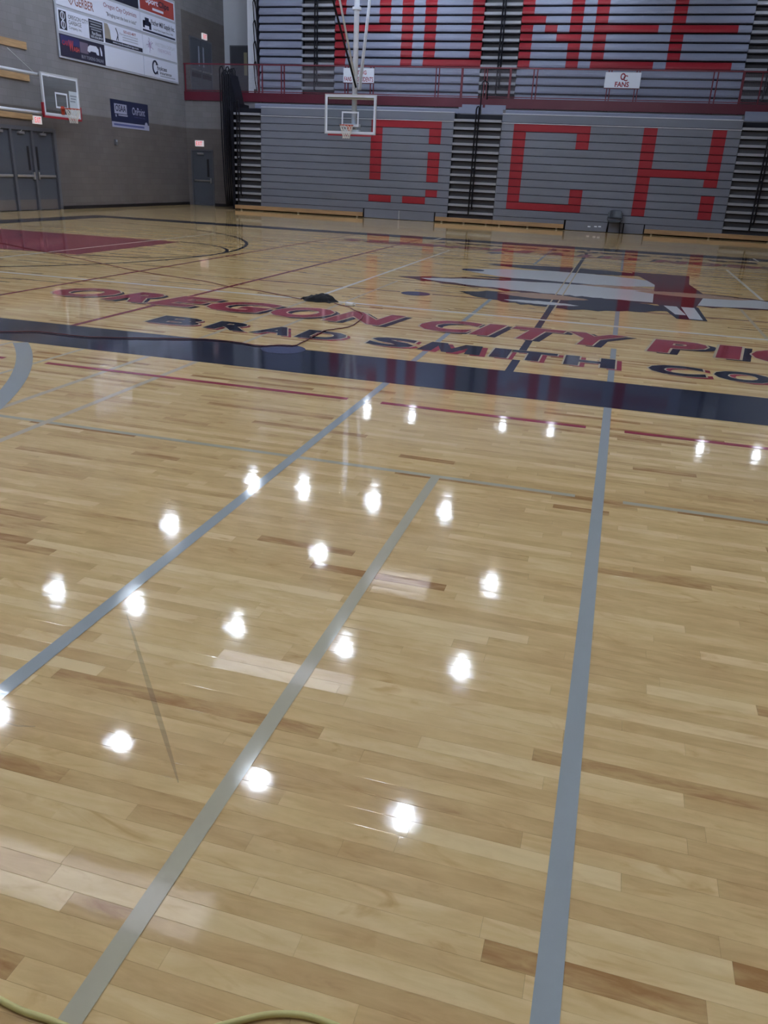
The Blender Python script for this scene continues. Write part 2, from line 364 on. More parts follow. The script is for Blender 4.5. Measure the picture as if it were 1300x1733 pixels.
# single door in the far wall
fr = MB(); fr.box(FX0-.06, FX0, YF-.03, YF+.1, 0, FZ+.06).box(FX1, FX1+.06, YF-.03, YF+.1, 0, FZ+.06).box(FX0, FX1, YF-.03, YF+.1, FZ, FZ+.06)
struct(obj('trim_3', fr, M_FRAME), 'slate steel frame of the far wall door')
d = struct(obj('door_5', MB().box(FX0+.005, FX1-.005, YF+.0, YF+.05, .01, FZ-.005), M_DOOR), 'slate door under the deck')
bar = obj('push_bar', MB().box(FX0+.06, FX1-.06, YF-.05, YF-.001, .97, 1.03), M_STEEL, d, bevel=.008)
obj('latch_case', MB().box(FX1-.10, FX1-.05, YF-.07, YF-.001, .90, 1.10), M_STEEL, bar)
obj('door_closer', MB().box(FX0+.25, FX0+.55, YF-.06, YF-.001, FZ-.14, FZ-.07), M_STEEL, d)
obj('window_slit', MB().box(FX1-.26, FX1-.16, YF-.004, YF-.001, 1.15, 1.85), M_BASE, d)
# double door on the upper walkway's left wall
XU = XL-.12
y0, y1, z1 = 19.70, 21.55, 6.48
fr = MB().box(XU-.01, XU+.04, y0-.06, y0, ZD, z1+.06).box(XU-.01, XU+.04, y1, y1+.06, ZD, z1+.06).box(XU-.01, XU+.04, y0, y1, z1, z1+.06)
struct(obj('trim_4', fr, M_FRAME))
for i in range(2):
    a, b = (y0, (y0+y1)/2-.01) if i == 0 else ((y0+y1)/2+.01, y1)
    d = struct(obj('door_%d' % (6+i), MB().box(XU-.005, XU+.02, a, b, ZD+.01, z1), M_DOOR), 'slate double door leaf on the upper walkway')
    obj('push_bar', MB().box(XU+.02, XU+.07, a+.08, b-.08, ZD+.98, ZD+1.05), M_STEEL, d)
    wy = b-.25 if i == 0 else a+.14
    obj('window_slit', MB().box(XU+.02, XU+.024, wy, wy+.11, ZD+1.2, ZD+1.95), M_PRINT_G, d)
    obj('kick_plate', MB().box(XU+.02, XU+.024, a+.04, b-.04, ZD+.75, ZD+.92), M_BASE, d)
# door in the pale wall behind the walkway
a, b = onY(391, 79, YB).x, onY(425, 79, YB).x
d = struct(obj('door_8', MB().box(a, b, YB-.03, YB-.001, ZD+.005, 6.57), mat('charcoal_door', (.045, .05, .065), .45)), 'charcoal door with a narrow window in the pale upper wall')
q0, q1 = onY(413, 89, YB), onY(419.5, 128, YB)
obj('window_pane', MB().box(q0.x, q1.x, YB-.036, YB-.031, q1.z, q0.z), M_PANE, d)
struct(obj('trim_5', MB().box(a-.05, a, YB-.04, YB-.001, ZD, 6.62).box(b, b+.05, YB-.04, YB-.001, ZD, 6.62).box(a, b, YB-.04, YB-.001, 6.57, 6.62), M_FRAME))
tag(obj('wall_outlet', MB().box(-15.52, -15.40, 21.17, 21.2, ZD+.28, ZD+.44), M_RISER, loc=(-15.46, 21.2, ZD+.28)), 'small dark outlet box low on the white pier behind the railing', 'outlet')

# ================================================================== FLOOR MARKINGS (paint on the boards)
NFLAT = 0
def flat(name, polys, m, z=.0010, label=None, parent=floor):
    global NFLAT
    mb = MB(); NFLAT += 1; z += NFLAT*2e-6          # every coat of paint lies on the one before it
    for p in polys: mb.poly([(x, y, z) for x, y in p])
    return obj(name, mb, m, parent, label=label)
def rect(x0, x1, y0, y1): return [(x0, y0), (x1, y0), (x1, y1), (x0, y1)]
def hline(name, m, y, x0, x1, wd=.05, gaps=(), z=.0010, label=None):
    xs = [x0]; segs = []
    for g0, g1 in gaps: segs.append((xs[-1], g0)); xs.append(g1)
    segs.append((xs[-1], x1))
    return flat(name, [rect(a, b, y-wd/2, y+wd/2) for a, b in segs], m, z, label)
def vline(name, m, x, y0, y1, wd=.05, gaps=(), z=.0010, label=None):
    ys = [y0]; segs = []
    for g0, g1 in gaps: segs.append((ys[-1], g0)); ys.append(g1)
    segs.append((ys[-1], y1))
    return flat(name, [rect(x-wd/2, x+wd/2, a, b) for a, b in segs], m, z, label)
def arc(name, m, cx, cy, r, a0, a1, wd=.05, n=72, z=.0010, label=None):
    ps = []
    for i in range(n):
        p, q = math.radians(a0+(a1-a0)*i/n), math.radians(a0+(a1-a0)*(i+1)/n)
        ro, ri = r+wd/2, r-wd/2
        ps.append([(cx+ri*math.cos(p), cy+ri*math.sin(p)), (cx+ro*math.cos(p), cy+ro*math.sin(p)), (cx+ro*math.cos(q), cy+ro*math.sin(q)), (cx+ri*math.cos(q), cy+ri*math.sin(q))])
    return flat(name, ps, m, z, label)
HB, HL, BW = 7.62, 14.33, .90
Z1, Z2, Z3, Z4, Z5 = .0010, .0014, .0018, .0022, .0026
flat('border_band', [rect(-HL-BW, HL+BW, -HB-BW, -HB)], M_NAVY, Z1, 'wide navy sideline band')
flat('border_band', [rect(-HL-BW, HL+BW, HB, HB+BW)], M_NAVY, Z1, 'wide navy sideline band at the far side')
flat('border_band', [rect(-HL-BW, -HL, -HB, HB)], M_NAVY, Z1, 'wide navy baseline band')
flat('border_band', [rect(HL, HL+BW, -HB, HB)], M_NAVY, Z1)
vline('painted_line', M_NAVY, 0, -HB, HB, .075, gaps=((-7.1, -6.62), (-6.05, -5.2), (5.2, 6.05), (6.62, 7.1)), label='navy centre line')
for s in (-1, 1): vline('painted_line', M_PALE, s*.052, -3.75, 3.1, .022, z=Z5)
# keys, arcs
flat('painted_key', [rect(-HL, -HL+5.79, -1.83, 1.83)], M_RED, Z1, 'solid red free-throw lane')
flat('painted_key', [rect(HL-5.79, HL, -1.83, 1.83)], M_RED, Z1)
arc('painted_line', M_NAVY, -HL+5.79, 0, 1.83, -90, 90, .07, label='navy free-throw semicircle')
arc('painted_line', M_NAVY, -HL+1.6, 0, 6.02, -90, 90, .075, label='navy three-point arc')
arc('painted_line', M_NAVY, -HL+1.6, 0, 1.22, -90, 90, .05, z=Z2)
for s in (-1, 1): hline('painted_line', M_NAVY, s*6.02, -HL, -HL+1.6)
# volleyball court
for s in (-1, 1):
    hline('painted_line', M_WHITE, s*4.572, -9.144, 9.144, .095 if s < 0 else .06, z=Z2, label='white volleyball sideline')
    vline('painted_line', M_WHITE, s*3.048, -4.572, 4.572, .055, z=Z2, label='white volleyball attack line')
    vline('painted_line', M_WHITE, s*9.144, -4.572, 4.572, .065, z=Z2, label='white volleyball end line')
    vline('painted_tick', M_WHITE, s*4.09, 7.5, 8.55, .05, z=Z2)
# red lines
RG = ((-.93-.09, -.76), (.76, .93+.09))
hline('painted_line', M_RED, -9.13, -12, 9, .06, gaps=((-4.02, -3.62), (-1.0, -.74), (.74, 1.0)), z=Z2, label='thin red line beyond the navy band')
vline('painted_line', M_RED, -6.38, -HB, HB, .06, z=Z2); vline('painted_line', M_RED, -4.45, -HB, HB, .065, gaps=((-5.9, -5.3),), z=Z2)
hline('painted_line', M_RED, -3.12, -4.45, 4.6, .05, gaps=((-2.2, -1.72),), z=Z1); hline('painted_line', M_NAVY, 2.68, -4.45, 4.6, .05, z=Z1)
# blue-grey side court lines
for s in (-1, 1):
    vline('painted_line', M_GREY, s*.873, -18.0, -8.52, .058, z=Z2, label='blue-grey side court sideline')
    vline('painted_line', M_GREY, s*.873, -HB, -3.0, .055, gaps=((-7.1, -6.6), (-6.05, -5.2)), z=Z1)
    vline('painted_line', M_GREY, s*.873, 2.5, HB, .055, z=Z1)
arc('painted_line', M_GREY, -8.75, -12.9, 6.2, -30, 44.5, .13, z=Z3, label='blue-grey side court three-point arc')
# badminton court lines
vline('painted_line', M_TAUPE, -.018, -15.2, -10.49, .05, z=Z2, label='taupe centre service line')
hline('painted_line', M_TAUPE, -10.505, -3.05, 3.05, .042, gaps=((.75, 1.0),), z=Z1, label='pale taupe short service line')
for s in (-1, 1):
    for x in (2.57, 3.035):
        vline('painted_line', M_PALE, s*x, -15.2, -8.52, .05, z=Z1); vline('painted_line', M_PALE, s*x, -HB, -1.9, .045, z=Z1)
vline('painted_line', M_PALE, -3.69, -9.9, -8.52, .04, z=Z1); vline('painted_line', M_PALE, -4.4, -9.6, -8.52, .04, z=Z1)
# discs
def disc(x, y, r, z=Z4): flat('painted_disc', [[(x+r*math.cos(k*math.pi/24), y+r*math.sin(k*math.pi/24)) for k in range(48)]], M_DISC, z, 'slate blue floor disc')
for x, y in ((-1.95, -3.19), (-1.79, .6), (-2.0, 4.75), (-2.12, -7.69)): disc(x, y, .21)
flat('floor_plate', [rect(-5.73, -5.58, -.16, -.11)], M_BASE, Z3); flat('floor_plate', [rect(-5.12, -4.97, -.10, -.05)], M_BASE, Z3)

# faint rubber scuffs
def scuff_mat():
    m = bpy.data.materials.new('rubber_scuff'); m.use_nodes = True; nt = m.node_tree; N = nt.nodes; b = N['Principled BSDF']
    b.inputs['Base Color'].default_value = (.12, .08, .05, 1); b.inputs['Roughness'].default_value = .2
    t_ = N.new('ShaderNodeBsdfTransparent'); x = N.new('ShaderNodeMixShader'); x.inputs[0].default_value = .22
    nt.links.new(t_.outputs[0], x.inputs[1]); nt.links.new(b.outputs[0], x.inputs[2]); nt.links.new(x.outputs[0], N['Material Output'].inputs[0]); return m
M_SCUFF = scuff_mat()
def scuff(px, wd):
    P = [onZ(*p) for p in px]; n = len(P); a = []; b = []
    for i, p in enumerate(P):
        d = (P[min(n-1, i+1)]-P[max(0, i-1)]).normalized(); k = wd*math.sin(math.pi*(i+.4)/n)
        a.append((p.x-d.y*k, p.y+d.x*k)); b.append((p.x+d.y*k, p.y-d.x*k))
    flat('scuff_mark', [[a[i], a[i+1], b[i+1], b[i]] for i in range(n-1)], M_SCUFF, Z1, 'faint dark rubber scuff')
scuff([(214, 1040), (226, 1075), (238, 1115), (252, 1160), (266, 1205), (280, 1250), (292, 1290), (302, 1325)], .008)
scuff([(8, 1223), (30, 1229), (60, 1230)], .004)
# floor lettering, one object per letter: shadow layer, pale outline, face
def floor_word(letters, v0, v1, face, shade, off, shear, flip=False, bold=.047, zb=Z3):
    for ch, u0, u1 in letters:
        def place(dx, dy, z):
            def f(u, v):
                x, y = u+dx, v+dy
                return (-x, -y, z) if flip else (x, y, z)
            return f
        lt = obj('painted_letter', lettering(ch, (u0, u1, v0, v1), place(0, 0, zb+.0008), bold, shear), face, floor)
        obj('letter_outline', lettering(ch, (u0, u1, v0, v1), place(0, 0, zb+.0004), bold, shear, grow=.022), M_PALE, lt)
        obj('letter_shadow', lettering(ch, (u0, u1, v0, v1), place(off[0], off[1], zb), bold, shear), shade, lt)
L1 = [('O', -6.14, -5.36), ('R', -5.24, -4.66), ('E', -4.62, -4.06), ('G', -3.98, -3.22), ('O', -3.14, -2.45), ('N', -2.36, -1.68),
      ('C', -1.33, -.72), ('I', -.66, -.46), ('T', -.36, .22), ('Y', .24, .90),
      ('P', 1.20, 1.76), ('I', 1.87, 2.10), ('O', 2.20, 2.90), ('N', 3.0, 3.6), ('E', 3.72, 4.2), ('E', 4.3, 4.8), ('R', 4.88, 5.4), ('S', 5.45, 5.98)]
L2 = [('B', -3.96, -3.40), ('R', -3.28, -2.80), ('A', -2.76, -2.33), ('D', -2.26, -1.78), ('S', -1.52, -1.04), ('M', -.98, -.36), ('I', -.27, -.10), ('T', -.08, .35), ('H', .43, .90),
      ('C', 1.20, 1.70), ('O', 1.78, 2.28), ('U', 2.36, 2.84), ('R', 2.94, 3.42), ('T', 3.46, 3.92)]
for fl in (False, True):
    floor_word(L1, -6.0, -5.22, M_RED, M_NAVY, (.095, -.06), .15, fl)
    floor_word(L2, -7.08, -6.63, M_NAVY, M_RED, (.06, -.045), 0.0, fl)

# centre court artwork: plain colour shapes of the same size and colours (no figure)
def blob(pts, m, z, name='painted_emblem_shape'): flat(name, [pts], m, z)
def lens(x0, x1, yc, h0, h1, jag=0, n=26, seed=1):
    rn = random.Random(seed); a = []; b = []
    for i in range(n+1):
        t_ = i/n; x = x0+(x1-x0)*t_; k = math.sin(math.pi*t_)**.75
        a.append((x, yc+h1*k+(rn.uniform(-jag, jag) if 0 < i < n else 0))); b.append((x, yc-h0*k+(rn.uniform(-jag, jag) if 0 < i < n else 0)))
    return b+a[::-1]
M_EMW = mat('emblem_white', (.72, .74, .76), .075, spec=.36, bump=PB); M_EMN = mat('emblem_navy', (.03, .035, .06), .075, spec=.36, bump=PB)
M_EMM = mat('emblem_maroon', (.13, .025, .03), .075, spec=.36, bump=PB); M_EMT = mat('emblem_tan', (.55, .36, .25), .075, spec=.36, bump=PB)
blob(lens(-2.75, 4.3, -1.25, .95, .95, .10, 40, 3), M_EMM, Z2); blob(lens(-2.35, 4.1, -1.25, .78, .80, .05, 40, 4), M_EMW, Z3)
blob(lens(-2.0, 1.9, .55, .95, .95, .04, 30, 5), M_EMW, Z3); blob(lens(-1.75, 1.6, 1.95, .48, .50, .02, 30, 6), M_EMN, Z4)
blob(lens(-1.45, 1.75, -2.55, .92, .55, .07, 34, 8), M_EMN, Z4); blob(lens(-.9, .45, -2.35, .30, .32, .02, 20, 9), M_EMT, Z5); blob(lens(-.7, .35, -3.05, .16, .14, .02, 16, 10), M_EMW, Z5)
blob(lens(-1.7, .6, -.35, .16, .14, .02, 20, 11), M_EMN, Z4); blob(lens(.2, 1.9, -.42, .2, .26, .03, 20, 12), M_EMT, Z4)
blob([(1.05, 2.45), (2.15, 2.45), (2.05, .9), (2.2, -.6), (1.95, -2.2), (1.35, -2.2), (1.45, .4)], M_EMM, Z4)
blob([(1.42, -2.2), (1.98, -2.2), (2.0, -3.5), (1.62, -3.5)], M_EMN, Z4); blob([(1.50, -2.28), (1.68, -2.28), (1.76, -3.1), (1.62, -3.1)], M_EMW, Z5); blob([(1.74, -2.28), (1.92, -2.28), (1.95, -3.42), (1.78, -3.42)], M_EMW, Z5)
blob(lens(1.1, 2.9, -.75, .30, .28, .02, 20, 13), M_EMT, Z5)

# ================================================================== LOWER BLEACHERS (pushed back)
YS = 16.90                    # front face
RH, ZT = .2605, 3.465         # row pitch and top of the lettered rows
AW = (-14.47, -13.336)        # left aisle
P1 = (-13.336, -5.72); P2 = (-3.97, 4.094); AM = (-5.72, -3.97); AR = (4.094, 5.9)
MW = .448
def seat_row(parent, x0, nmod, mw, z0, h, yf, red, mg, mr, prof):
    """one row of seat fronts, split into runs of equal colour"""
    i = 0
    while i < nmod:
        j = i; isr = i in red
        while j < nmod and ((j in red) == isr): j += 1
        pr = [(yf+a, z0+b*h) for a, b in prof]
        obj('seat_front', MB().prism(pr, 'x', x0+i*mw, x0+j*mw), mr if isr else mg, parent, label='red seat front' if isr else None)
        i = j
FLATP = [(0.0, .045), (0.0, .90), (.016, .962), (.05, .975), (.05, .045)]
CURVP = [(0.012, .10), (-.012, .18), (-.015, .40), (0.0, .52), (.055, .88), (.09, .95), (.14, .95), (.14, .10)]
bl1 = thing('retracted_bleachers', 'lower left bank of pushed-in grey bleachers with a broken red letter O', 'bleachers', (-9.6, YS+.8, 0), 'lower bleacher banks')
bl2 = thing('retracted_bleachers', 'lower right bank of pushed-in grey bleachers with red letters C and H', 'bleachers', (.9, YS+.8, 0), 'lower bleacher banks')
def letter_rows(d): return d
O_, C_, H_ = 10, 1, 11
rowsO = {r: set() for r in range(12)}; rowsCH = {r: set() for r in range(12)}
for r in range(11):
    if r <= 7: rowsO[r].add(O_)
    if r in (0, 1, 2, 4, 5, 6, 7, 9): rowsO[r].add(O_+5)
    rowsCH[r].add(C_)
    if r in (0, 1, 2, 8, 9, 10): rowsCH[r].add(C_+5)
    rowsCH[r].add(H_)
    if r != 7: rowsCH[r].add(H_+5)
for c in range(6): rowsO[0].add(O_+c); rowsCH[0].add(C_+c); rowsCH[10].add(C_+c); rowsCH[5].add(H_+c)
rowsO[10] |= {O_, O_+1, O_+3, O_+4}
for r in range(12):
    z0 = ZT-(r+1)*RH; yf = YS+.012*(11-r)*.5
    seat_row(bl1, P1[0], 17, MW, z0, RH, yf, rowsO[r], M_SEAT, M_SEATR, FLATP)
    seat_row(bl2, P2[0], 18, MW, z0, RH, yf, rowsCH[r], M_SEAT, M_SEATR, FLATP)
for bl, P, n in ((bl1, P1, 17), (bl2, P2, 18)):
    seat_row(bl, P[0], n, MW, ZT+.02, .29, YS+.10, (), M_SEAT, M_SEATR, FLATP)
    x0 = P[0]-(.55 if bl is bl1 else 0)
    obj('seat_front', MB().prism([(YS+.75, ZT+.30), (YS+.75, ZT+.44), (YS+.80, ZT+.47), (YS+1.1, ZT+.47), (YS+1.1, ZT+.30)], 'x', x0, P[1]), M_SEATU, bl, label='top seat row, its brighter lighting painted into the colour')  # paler seat colour stands in for the stronger light on this row
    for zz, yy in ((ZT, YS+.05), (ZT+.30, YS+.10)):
        obj('edge_highlight', MB().box(P[0], P[1], yy-.004, yy+.02, zz-.012, zz+.012), M_EDGE_HILITE, bl)  # bright strip stands in for light caught on the rounded seat edge
    # dark interior behind the fronts
    obj('understructure', MB().box(P[0]+.01, P[1]-.01, YS+.14, YS+1.7, .02, ZT+.28), M_BLACK, bl)
def kick(bl, x0, x1):
    obj('kick_board', MB().box(x0, x1, YS-.06, YS-.02, .045, .195), M_KICK, bl, bevel=.006, label='varnished timber kick board')
    for x in (x0+.25, (x0+x1)/2, x1-.25): obj('caster', MB().tube([(x-.03, YS+.03, .035), (x+.03, YS+.03, .035)], .035, 10), M_STEEL, bl)
def lowpanel(bl, x0, x1, z0=.195, y=YS-.03, m=None): return obj('lower_panel', MB().box(x0, x1, y, y+.05, z0, ZT-12*RH-.006), m or M_SEAT, bl, bevel=.004)
lowpanel(bl1, P1[0], -9.05); kick(bl1, AW[0], -9.05)
for a, b in ((-9.0, -7.63), (-7.57, -6.22)): lowpanel(bl1, a, b, .012, YS-.02)
obj('divider_strip', MB().box(-7.625, -7.575, YS-.03, YS+.02, .012, .33), M_STEP, bl1)
lowpanel(bl1, -6.17, P1[1]); kick(bl1, -6.17, AM[1]); lowpanel(bl2, P2[0], -1.35); kick(bl2, AM[1]+.004, -1.35)
for a, b in ((-1.29, .20), (.24, .74), (.78, 1.46)): lowpanel(bl2, a, b, .012, YS-.02)
for px in (997, 1008, 1015):
    q = onY(px, 383.5, YS-.03); obj('white_sticker', MB().box(q.x-.05, q.x+.05, YS-.026, YS-.0201, q.z-.02, q.z+.02), M_SIGNW, bl2)
lowpanel(bl2, 1.50, P2[1]); kick(bl2, 1.50, AR[1])

def aisle(bl, x0, x1, y, ztop, rows, pitch, railx, zoff=0, nose=.085, rback=.20, postr=.028):
    for r in range(rows):
        zk = ztop-(r+1)*pitch
        obj('aisle_step', MB().box(x0+.01, x1-.01, y+.01, y+rback+.10, zk, zk+nose), M_STEP, bl, bevel=.006)
        obj('riser', MB().box(x0+.01, x1-.01, y+rback, y+rback+.03, zk-pitch+nose+.002, zk-.03), M_RISER, bl)
    obj('step_carcass', MB().box(x0+.02, x1-.02, y+rback+.11, y+.9, ztop-rows*pitch, ztop), M_BLACK, bl)
    if railx is None: return
    z = ztop-rows*pitch+.25
    while z < ztop-.2:
        h = pitch*3.2; yy = y-.10
        mb = MB().tube([(railx, yy+.12, z), (railx, yy, z+.03), (railx, yy, z+h), (railx+.03, yy, z+h+.07), (railx+.075, yy, z+h+.09), (railx+.10, yy, z+h+.03), (railx+.10, yy+.04, z+.25), (railx+.10, yy+.14, z+.2)], postr, 6)
        obj('hand_loop', mb, M_BLACK, bl, smooth=True)
        z += pitch*2.6
aisle(bl1, AW[0], AW[1], YS, ZT+RH, 14, RH, -14.28)
aisle(bl1, AM[0], AM[1], YS, ZT+RH, 14, RH, -4.90)
aisle(bl2, AR[0], AR[1], YS, ZT+RH, 14, RH, 4.95)
for bl, (x0, x1) in ((bl1, AM), (bl2, AR)):
    mid = (x0+x1)/2
    for a, b in ((x0+.06, mid-.04), (mid+.04, x1-.06)):
        obj('top_step_plate', MB().box(a, b, YS+.45, YS+.5, ZT+.30, ZT+.50), M_SEATU, bl); obj('top_step_plate', MB().box(a+.03, b+.02, YS+.9, YS+.95, ZT+.48, ZT+.63), M_SEATU, bl)
    obj('hand_rail', MB().tube([(mid, YS+.4, ZT), (mid, YS+.35, 4.75), (mid+.03, YS+.6, 4.85), (mid+.05, YS+1.3, 4.85), (mid+.05, YS+1.3, 4.3)], .022, 6), M_BLACK, bl, smooth=True)
# folded end rails standing at the left end of the bank
fe = thing('folded_end_rail', 'tall black folded guard rails stacked at the left end of the lower bleachers', 'railing', (-15.0, 17.6, 0))
for k in range(7):
    x = -15.22+.022*k; yk = 18.45-.22*k
    top = 5.22-.05*k*abs(math.sin(k))
    obj('rail_frame', MB().tube([(x+.14, yk-.05, .10), (x+.04, yk, 1.1), (x, yk, 2.4), (x-.02, yk, top-.12), (x+.02, yk-.02, top-.02), (x+.10, yk-.03, top), (x+.15, yk-.03, top-.12), (x+.13, yk-.03, 2.4), (x+.16, yk-.04, 1.1), (x+.2, yk-.08, .10)], .024, 6), M_BLACK, fe, smooth=True)
obj('end_panel', MB().prism([(-15.28, 4.95), (-15.0, 4.95), (-14.72, 3.9), (-14.52, .02), (-14.72, .02), (-14.86, 1.2), (-15.08, 2.4)], 'y', 17.75, 18.5), M_BLACK, fe)
obj('end_panel', MB().box(-14.60, -14.49, YS+.05, YS+1.5, .02, 3.9), M_BLACK, fe)

# ================================================================== UPPER BLEACHERS
YU = 20.70; UH = .2975; UZ0 = 4.735 - UH      # first row at the deck
PIO = (-11.68, 13, .4677); NEE = (-4.135, 18, .4607); LFT = (-15.02, 4, .475)
UA1 = (-13.12, -11.68); UA2 = (-5.60, -4.135); UA3 = (4.158, 5.7)
b1 = thing('retracted_bleachers', 'upper left bank of pushed-in grey bleachers beside the white pier, without letters', 'bleachers', (-14.1, YU+.6, ZD), 'upper bleacher banks')
b2 = thing('retracted_bleachers', 'upper middle bank of pushed-in bleachers with red letters P, I and O', 'bleachers', (-8.6, YU+.6, ZD), 'upper bleacher banks')
b3 = thing('retracted_bleachers', 'upper right bank of pushed-in bleachers with red letters N, E and E', 'bleachers', (.5, YU+.6, ZD), 'upper bleacher banks')
NR = 15
def upper_red(k):
    """k = row counted up from the bottom of the letters (1..9)"""
    p = set(); n = set()
    if 1 <= k <= 9:
        if k != 6: p.add(0)
        if k in (5, 9): p |= {0, 1, 2, 3, 4}
        if k >= 5: p.add(4)
        p.add(6); p |= {8, 12}
        if k in (1, 9): p |= {8, 9, 10, 11, 12}
        n |= {0, 4}
        if k == 6: n.add(1)
        if k == 7: n.add(1)
        if k == 5: n.add(2)
        if k == 4: n.add(3)
        n |= {6, 12}
        if k in (1, 5, 9): n |= set(range(6, 11)) | set(range(12, 17))
    if k == 7: n.discard(1)
    return p, n
for r in range(NR):
    z0 = UZ0+r*UH; p, n = upper_red(r-3); yf = YU
    seat_row(b1, LFT[0], LFT[1], LFT[2], z0, UH, yf, (), M_SEATU, M_SEATR, CURVP)
    seat_row(b2, PIO[0], PIO[1], PIO[2], z0, UH, yf, p, M_SEATU, M_SEATR, CURVP)
    seat_row(b3, NEE[0], NEE[1], NEE[2], z0, UH, yf, n, M_SEATU, M_SEATR, CURVP)
for b, x0, x1 in ((b1, LFT[0], UA1[0]), (b2, UA1[1], UA2[0]), (b3, UA2[1], UA3[0])):
    obj('understructure', MB().box(x0+.01, x1-.01, YU+.15, YU+1.5, ZD+.01, UZ0+NR*UH), M_BLACK, b)
for b, (x0, x1), rx in ((b2, UA1, -12.5), (b3, UA2, -4.87), (b3, UA3, 4.95)):
    aisle(b, x0, x1, YU-.05, UZ0+NR*UH, NR, UH, rx, nose=.10, postr=.03, rback=.32)
for k in range(6):
    z = ZD+.15+k*.75
    obj('folded_rail', MB().tube([(-15.08, YU-.05, z), (-15.20, YU-.10, z+.55), (-15.24, YU-.10, z+1.15), (-15.21, YU-.08, z+1.27), (-15.16, YU-.08, z+1.27), (-15.13, YU-.08, z+1.15), (-15.10, YU-.05, z+.5), (-15.06, YU-.02, z)], .02, 6), M_BLACK, b1, smooth=True)
obj('end_panel', MB().box(-15.12, -15.03, YU-.02, YU+1.2, ZD+.9, UZ0+NR*UH), M_BLACK, b1)

# ================================================================== GUARD RAILING OF THE DECK
rl = thing('guard_railing', 'dark red guard railing with grey wire mesh along the upper deck', 'railing', (-4, YF-.02, 4.40))
ZR0, ZR1, YR = 4.40, 5.43, YF-.015
obj('top_rail', MB().box(XL+.02, 9.5, YR-.025, YR+.025, ZR1-.05, ZR1), M_RAIL, rl)
obj('bottom_rail', MB().box(XL+.02, 9.5, YR-.018, YR+.018, ZR0+.03, ZR0+.06), M_RAIL, rl)
posts = [(-17.52, .05), (-14.23, .045), (-14.08, .045), (-13.25, .045), (-13.13, .045), (-10.56, .04), (-10.44, .04), (-9.52, .04), (-9.40, .04), (-6.92, .04), (-6.80, .04), (-5.91, .085), (-5.06, .04), (-4.96, .04),
         (-4.09, .085), (-3.23, .045), (-3.10, .045), (-.55, .04), (-.45, .04), (.42, .04), (.52, .04), (3.03, .045), (3.17, .045), (4.01, .085), (4.62, .045), (7.2, .045), (9.48, .045)]
for x, wd in posts: obj('post', MB().box(x-wd/2, x+wd/2, YR-.022, YR+.022, 4.06, ZR1-.05), M_RAIL, rl)
for (xa, wa), (xb, wb) in zip(posts, posts[1:]):
    if xb-xa < .3: continue
    a, b = xa+wa/2, xb-wb/2; mb = MB(); n = int((b-a)/.05)
    for k in range(1, n):
        x = a+(b-a)*k/n; mb.box(x-.003, x+.003, YR-.002, YR+.002, ZR0+.06, ZR1-.05)
    for k in range(1, 19):
        z = ZR0+.06+(ZR1-ZR0-.11)*k/19; mb.box(a, b, YR-.002, YR+.002, z-.0025, z+.0025)
    obj('mesh_panel', mb, M_MESH, rl)['kind'] = 'stuff'
YG = YR-.05
def sign(name, label, x0, x1, z0, z1, words):
    s = thing(name, label, 'sign', ((x0+x1)/2, YG, z0), 'white signs on the guard railing')
    bd = obj('sign_board', MB().box(x0, x1, YG-.012, YG+.012, z0, z1), M_SIGNW, s)
    obj('sign_lip', MB().box(x0, x1, YG-.02, YG+.02, z0-.03, z0), M_MAROON, s)
    for txt, u0, u1, v0, v1, bo, m in words:
        obj('lettering', lettering(txt, (u0, u1, v0, v1), lambda u, v: (u, YG-.0145, v), bo), m, bd)
    return s
sign('railing_sign', 'white sign with red lettering half hidden behind the hanging hoop mast', -10.62, -9.37, 4.83, 5.33,
     [('VISITING', -10.32, -9.68, 5.11, 5.25, .02, M_PRINT_R), ('FANS', -10.58, -10.28, 4.87, 5.03, .02, M_PRINT_R), ('&', -10.21, -10.09, 4.87, 5.03, .02, M_PRINT_R), ('STUDENTS', -10.03, -9.40, 4.87, 5.03, .02, M_PRINT_R)])
sign('railing_sign', 'white sign reading FANS under an interlocked O and C', -.66, .58, 4.82, 5.32,
     [('FANS', -.29, .20, 4.85, 5.02, .028, M_PRINT_R), ('O', -.13, .05, 5.07, 5.30, .03, M_PRINT_R), ('C', -.02, .13, 5.04, 5.23, .02, M_PRINT_R)])

# ================================================================== HOOPS
def ring(cx, cy, cz, r, rt, n=28): return MB().tube([(cx+r*math.cos(2*math.pi*k/n), cy+r*math.sin(2*math.pi*k/n), cz) for k in range(n)], rt, 6, True)
def net(cx, cy, cz, r=.225, h=.40, n=12, rt=.006):
    mb = MB(); lv = 5
    def P(k, l):
        t_ = l/lv; rr = r*(1-.46*min(1, t_*1.25)+.02*math.sin(3*t_)); a = 2*math.pi*(k+.5*(l % 2))/n
        return (cx+rr*math.cos(a), cy+rr*math.sin(a), cz-h*t_)
    for l in range(lv):
        for k in range(n):
            mb.tube([P(k, l), P(k, l+1)], rt, 4); mb.tube([P(k, l), P(k+(1 if l % 2 else -1), l+1)], rt, 4)
    return mb
def board_frame(a0, a1, z0, z1, wd, conv, d0, d1):
    mb = MB()
    for (p, q, r_, s_) in ((a0, a1, z1-wd, z1), (a0, a1, z0, z0+wd), (a0, a0+wd, z0+wd, z1-wd), (a1-wd, a1, z0+wd, z1-wd)):
        mb.box(*conv(p, q, d0, d1, r_, s_))
    return mb
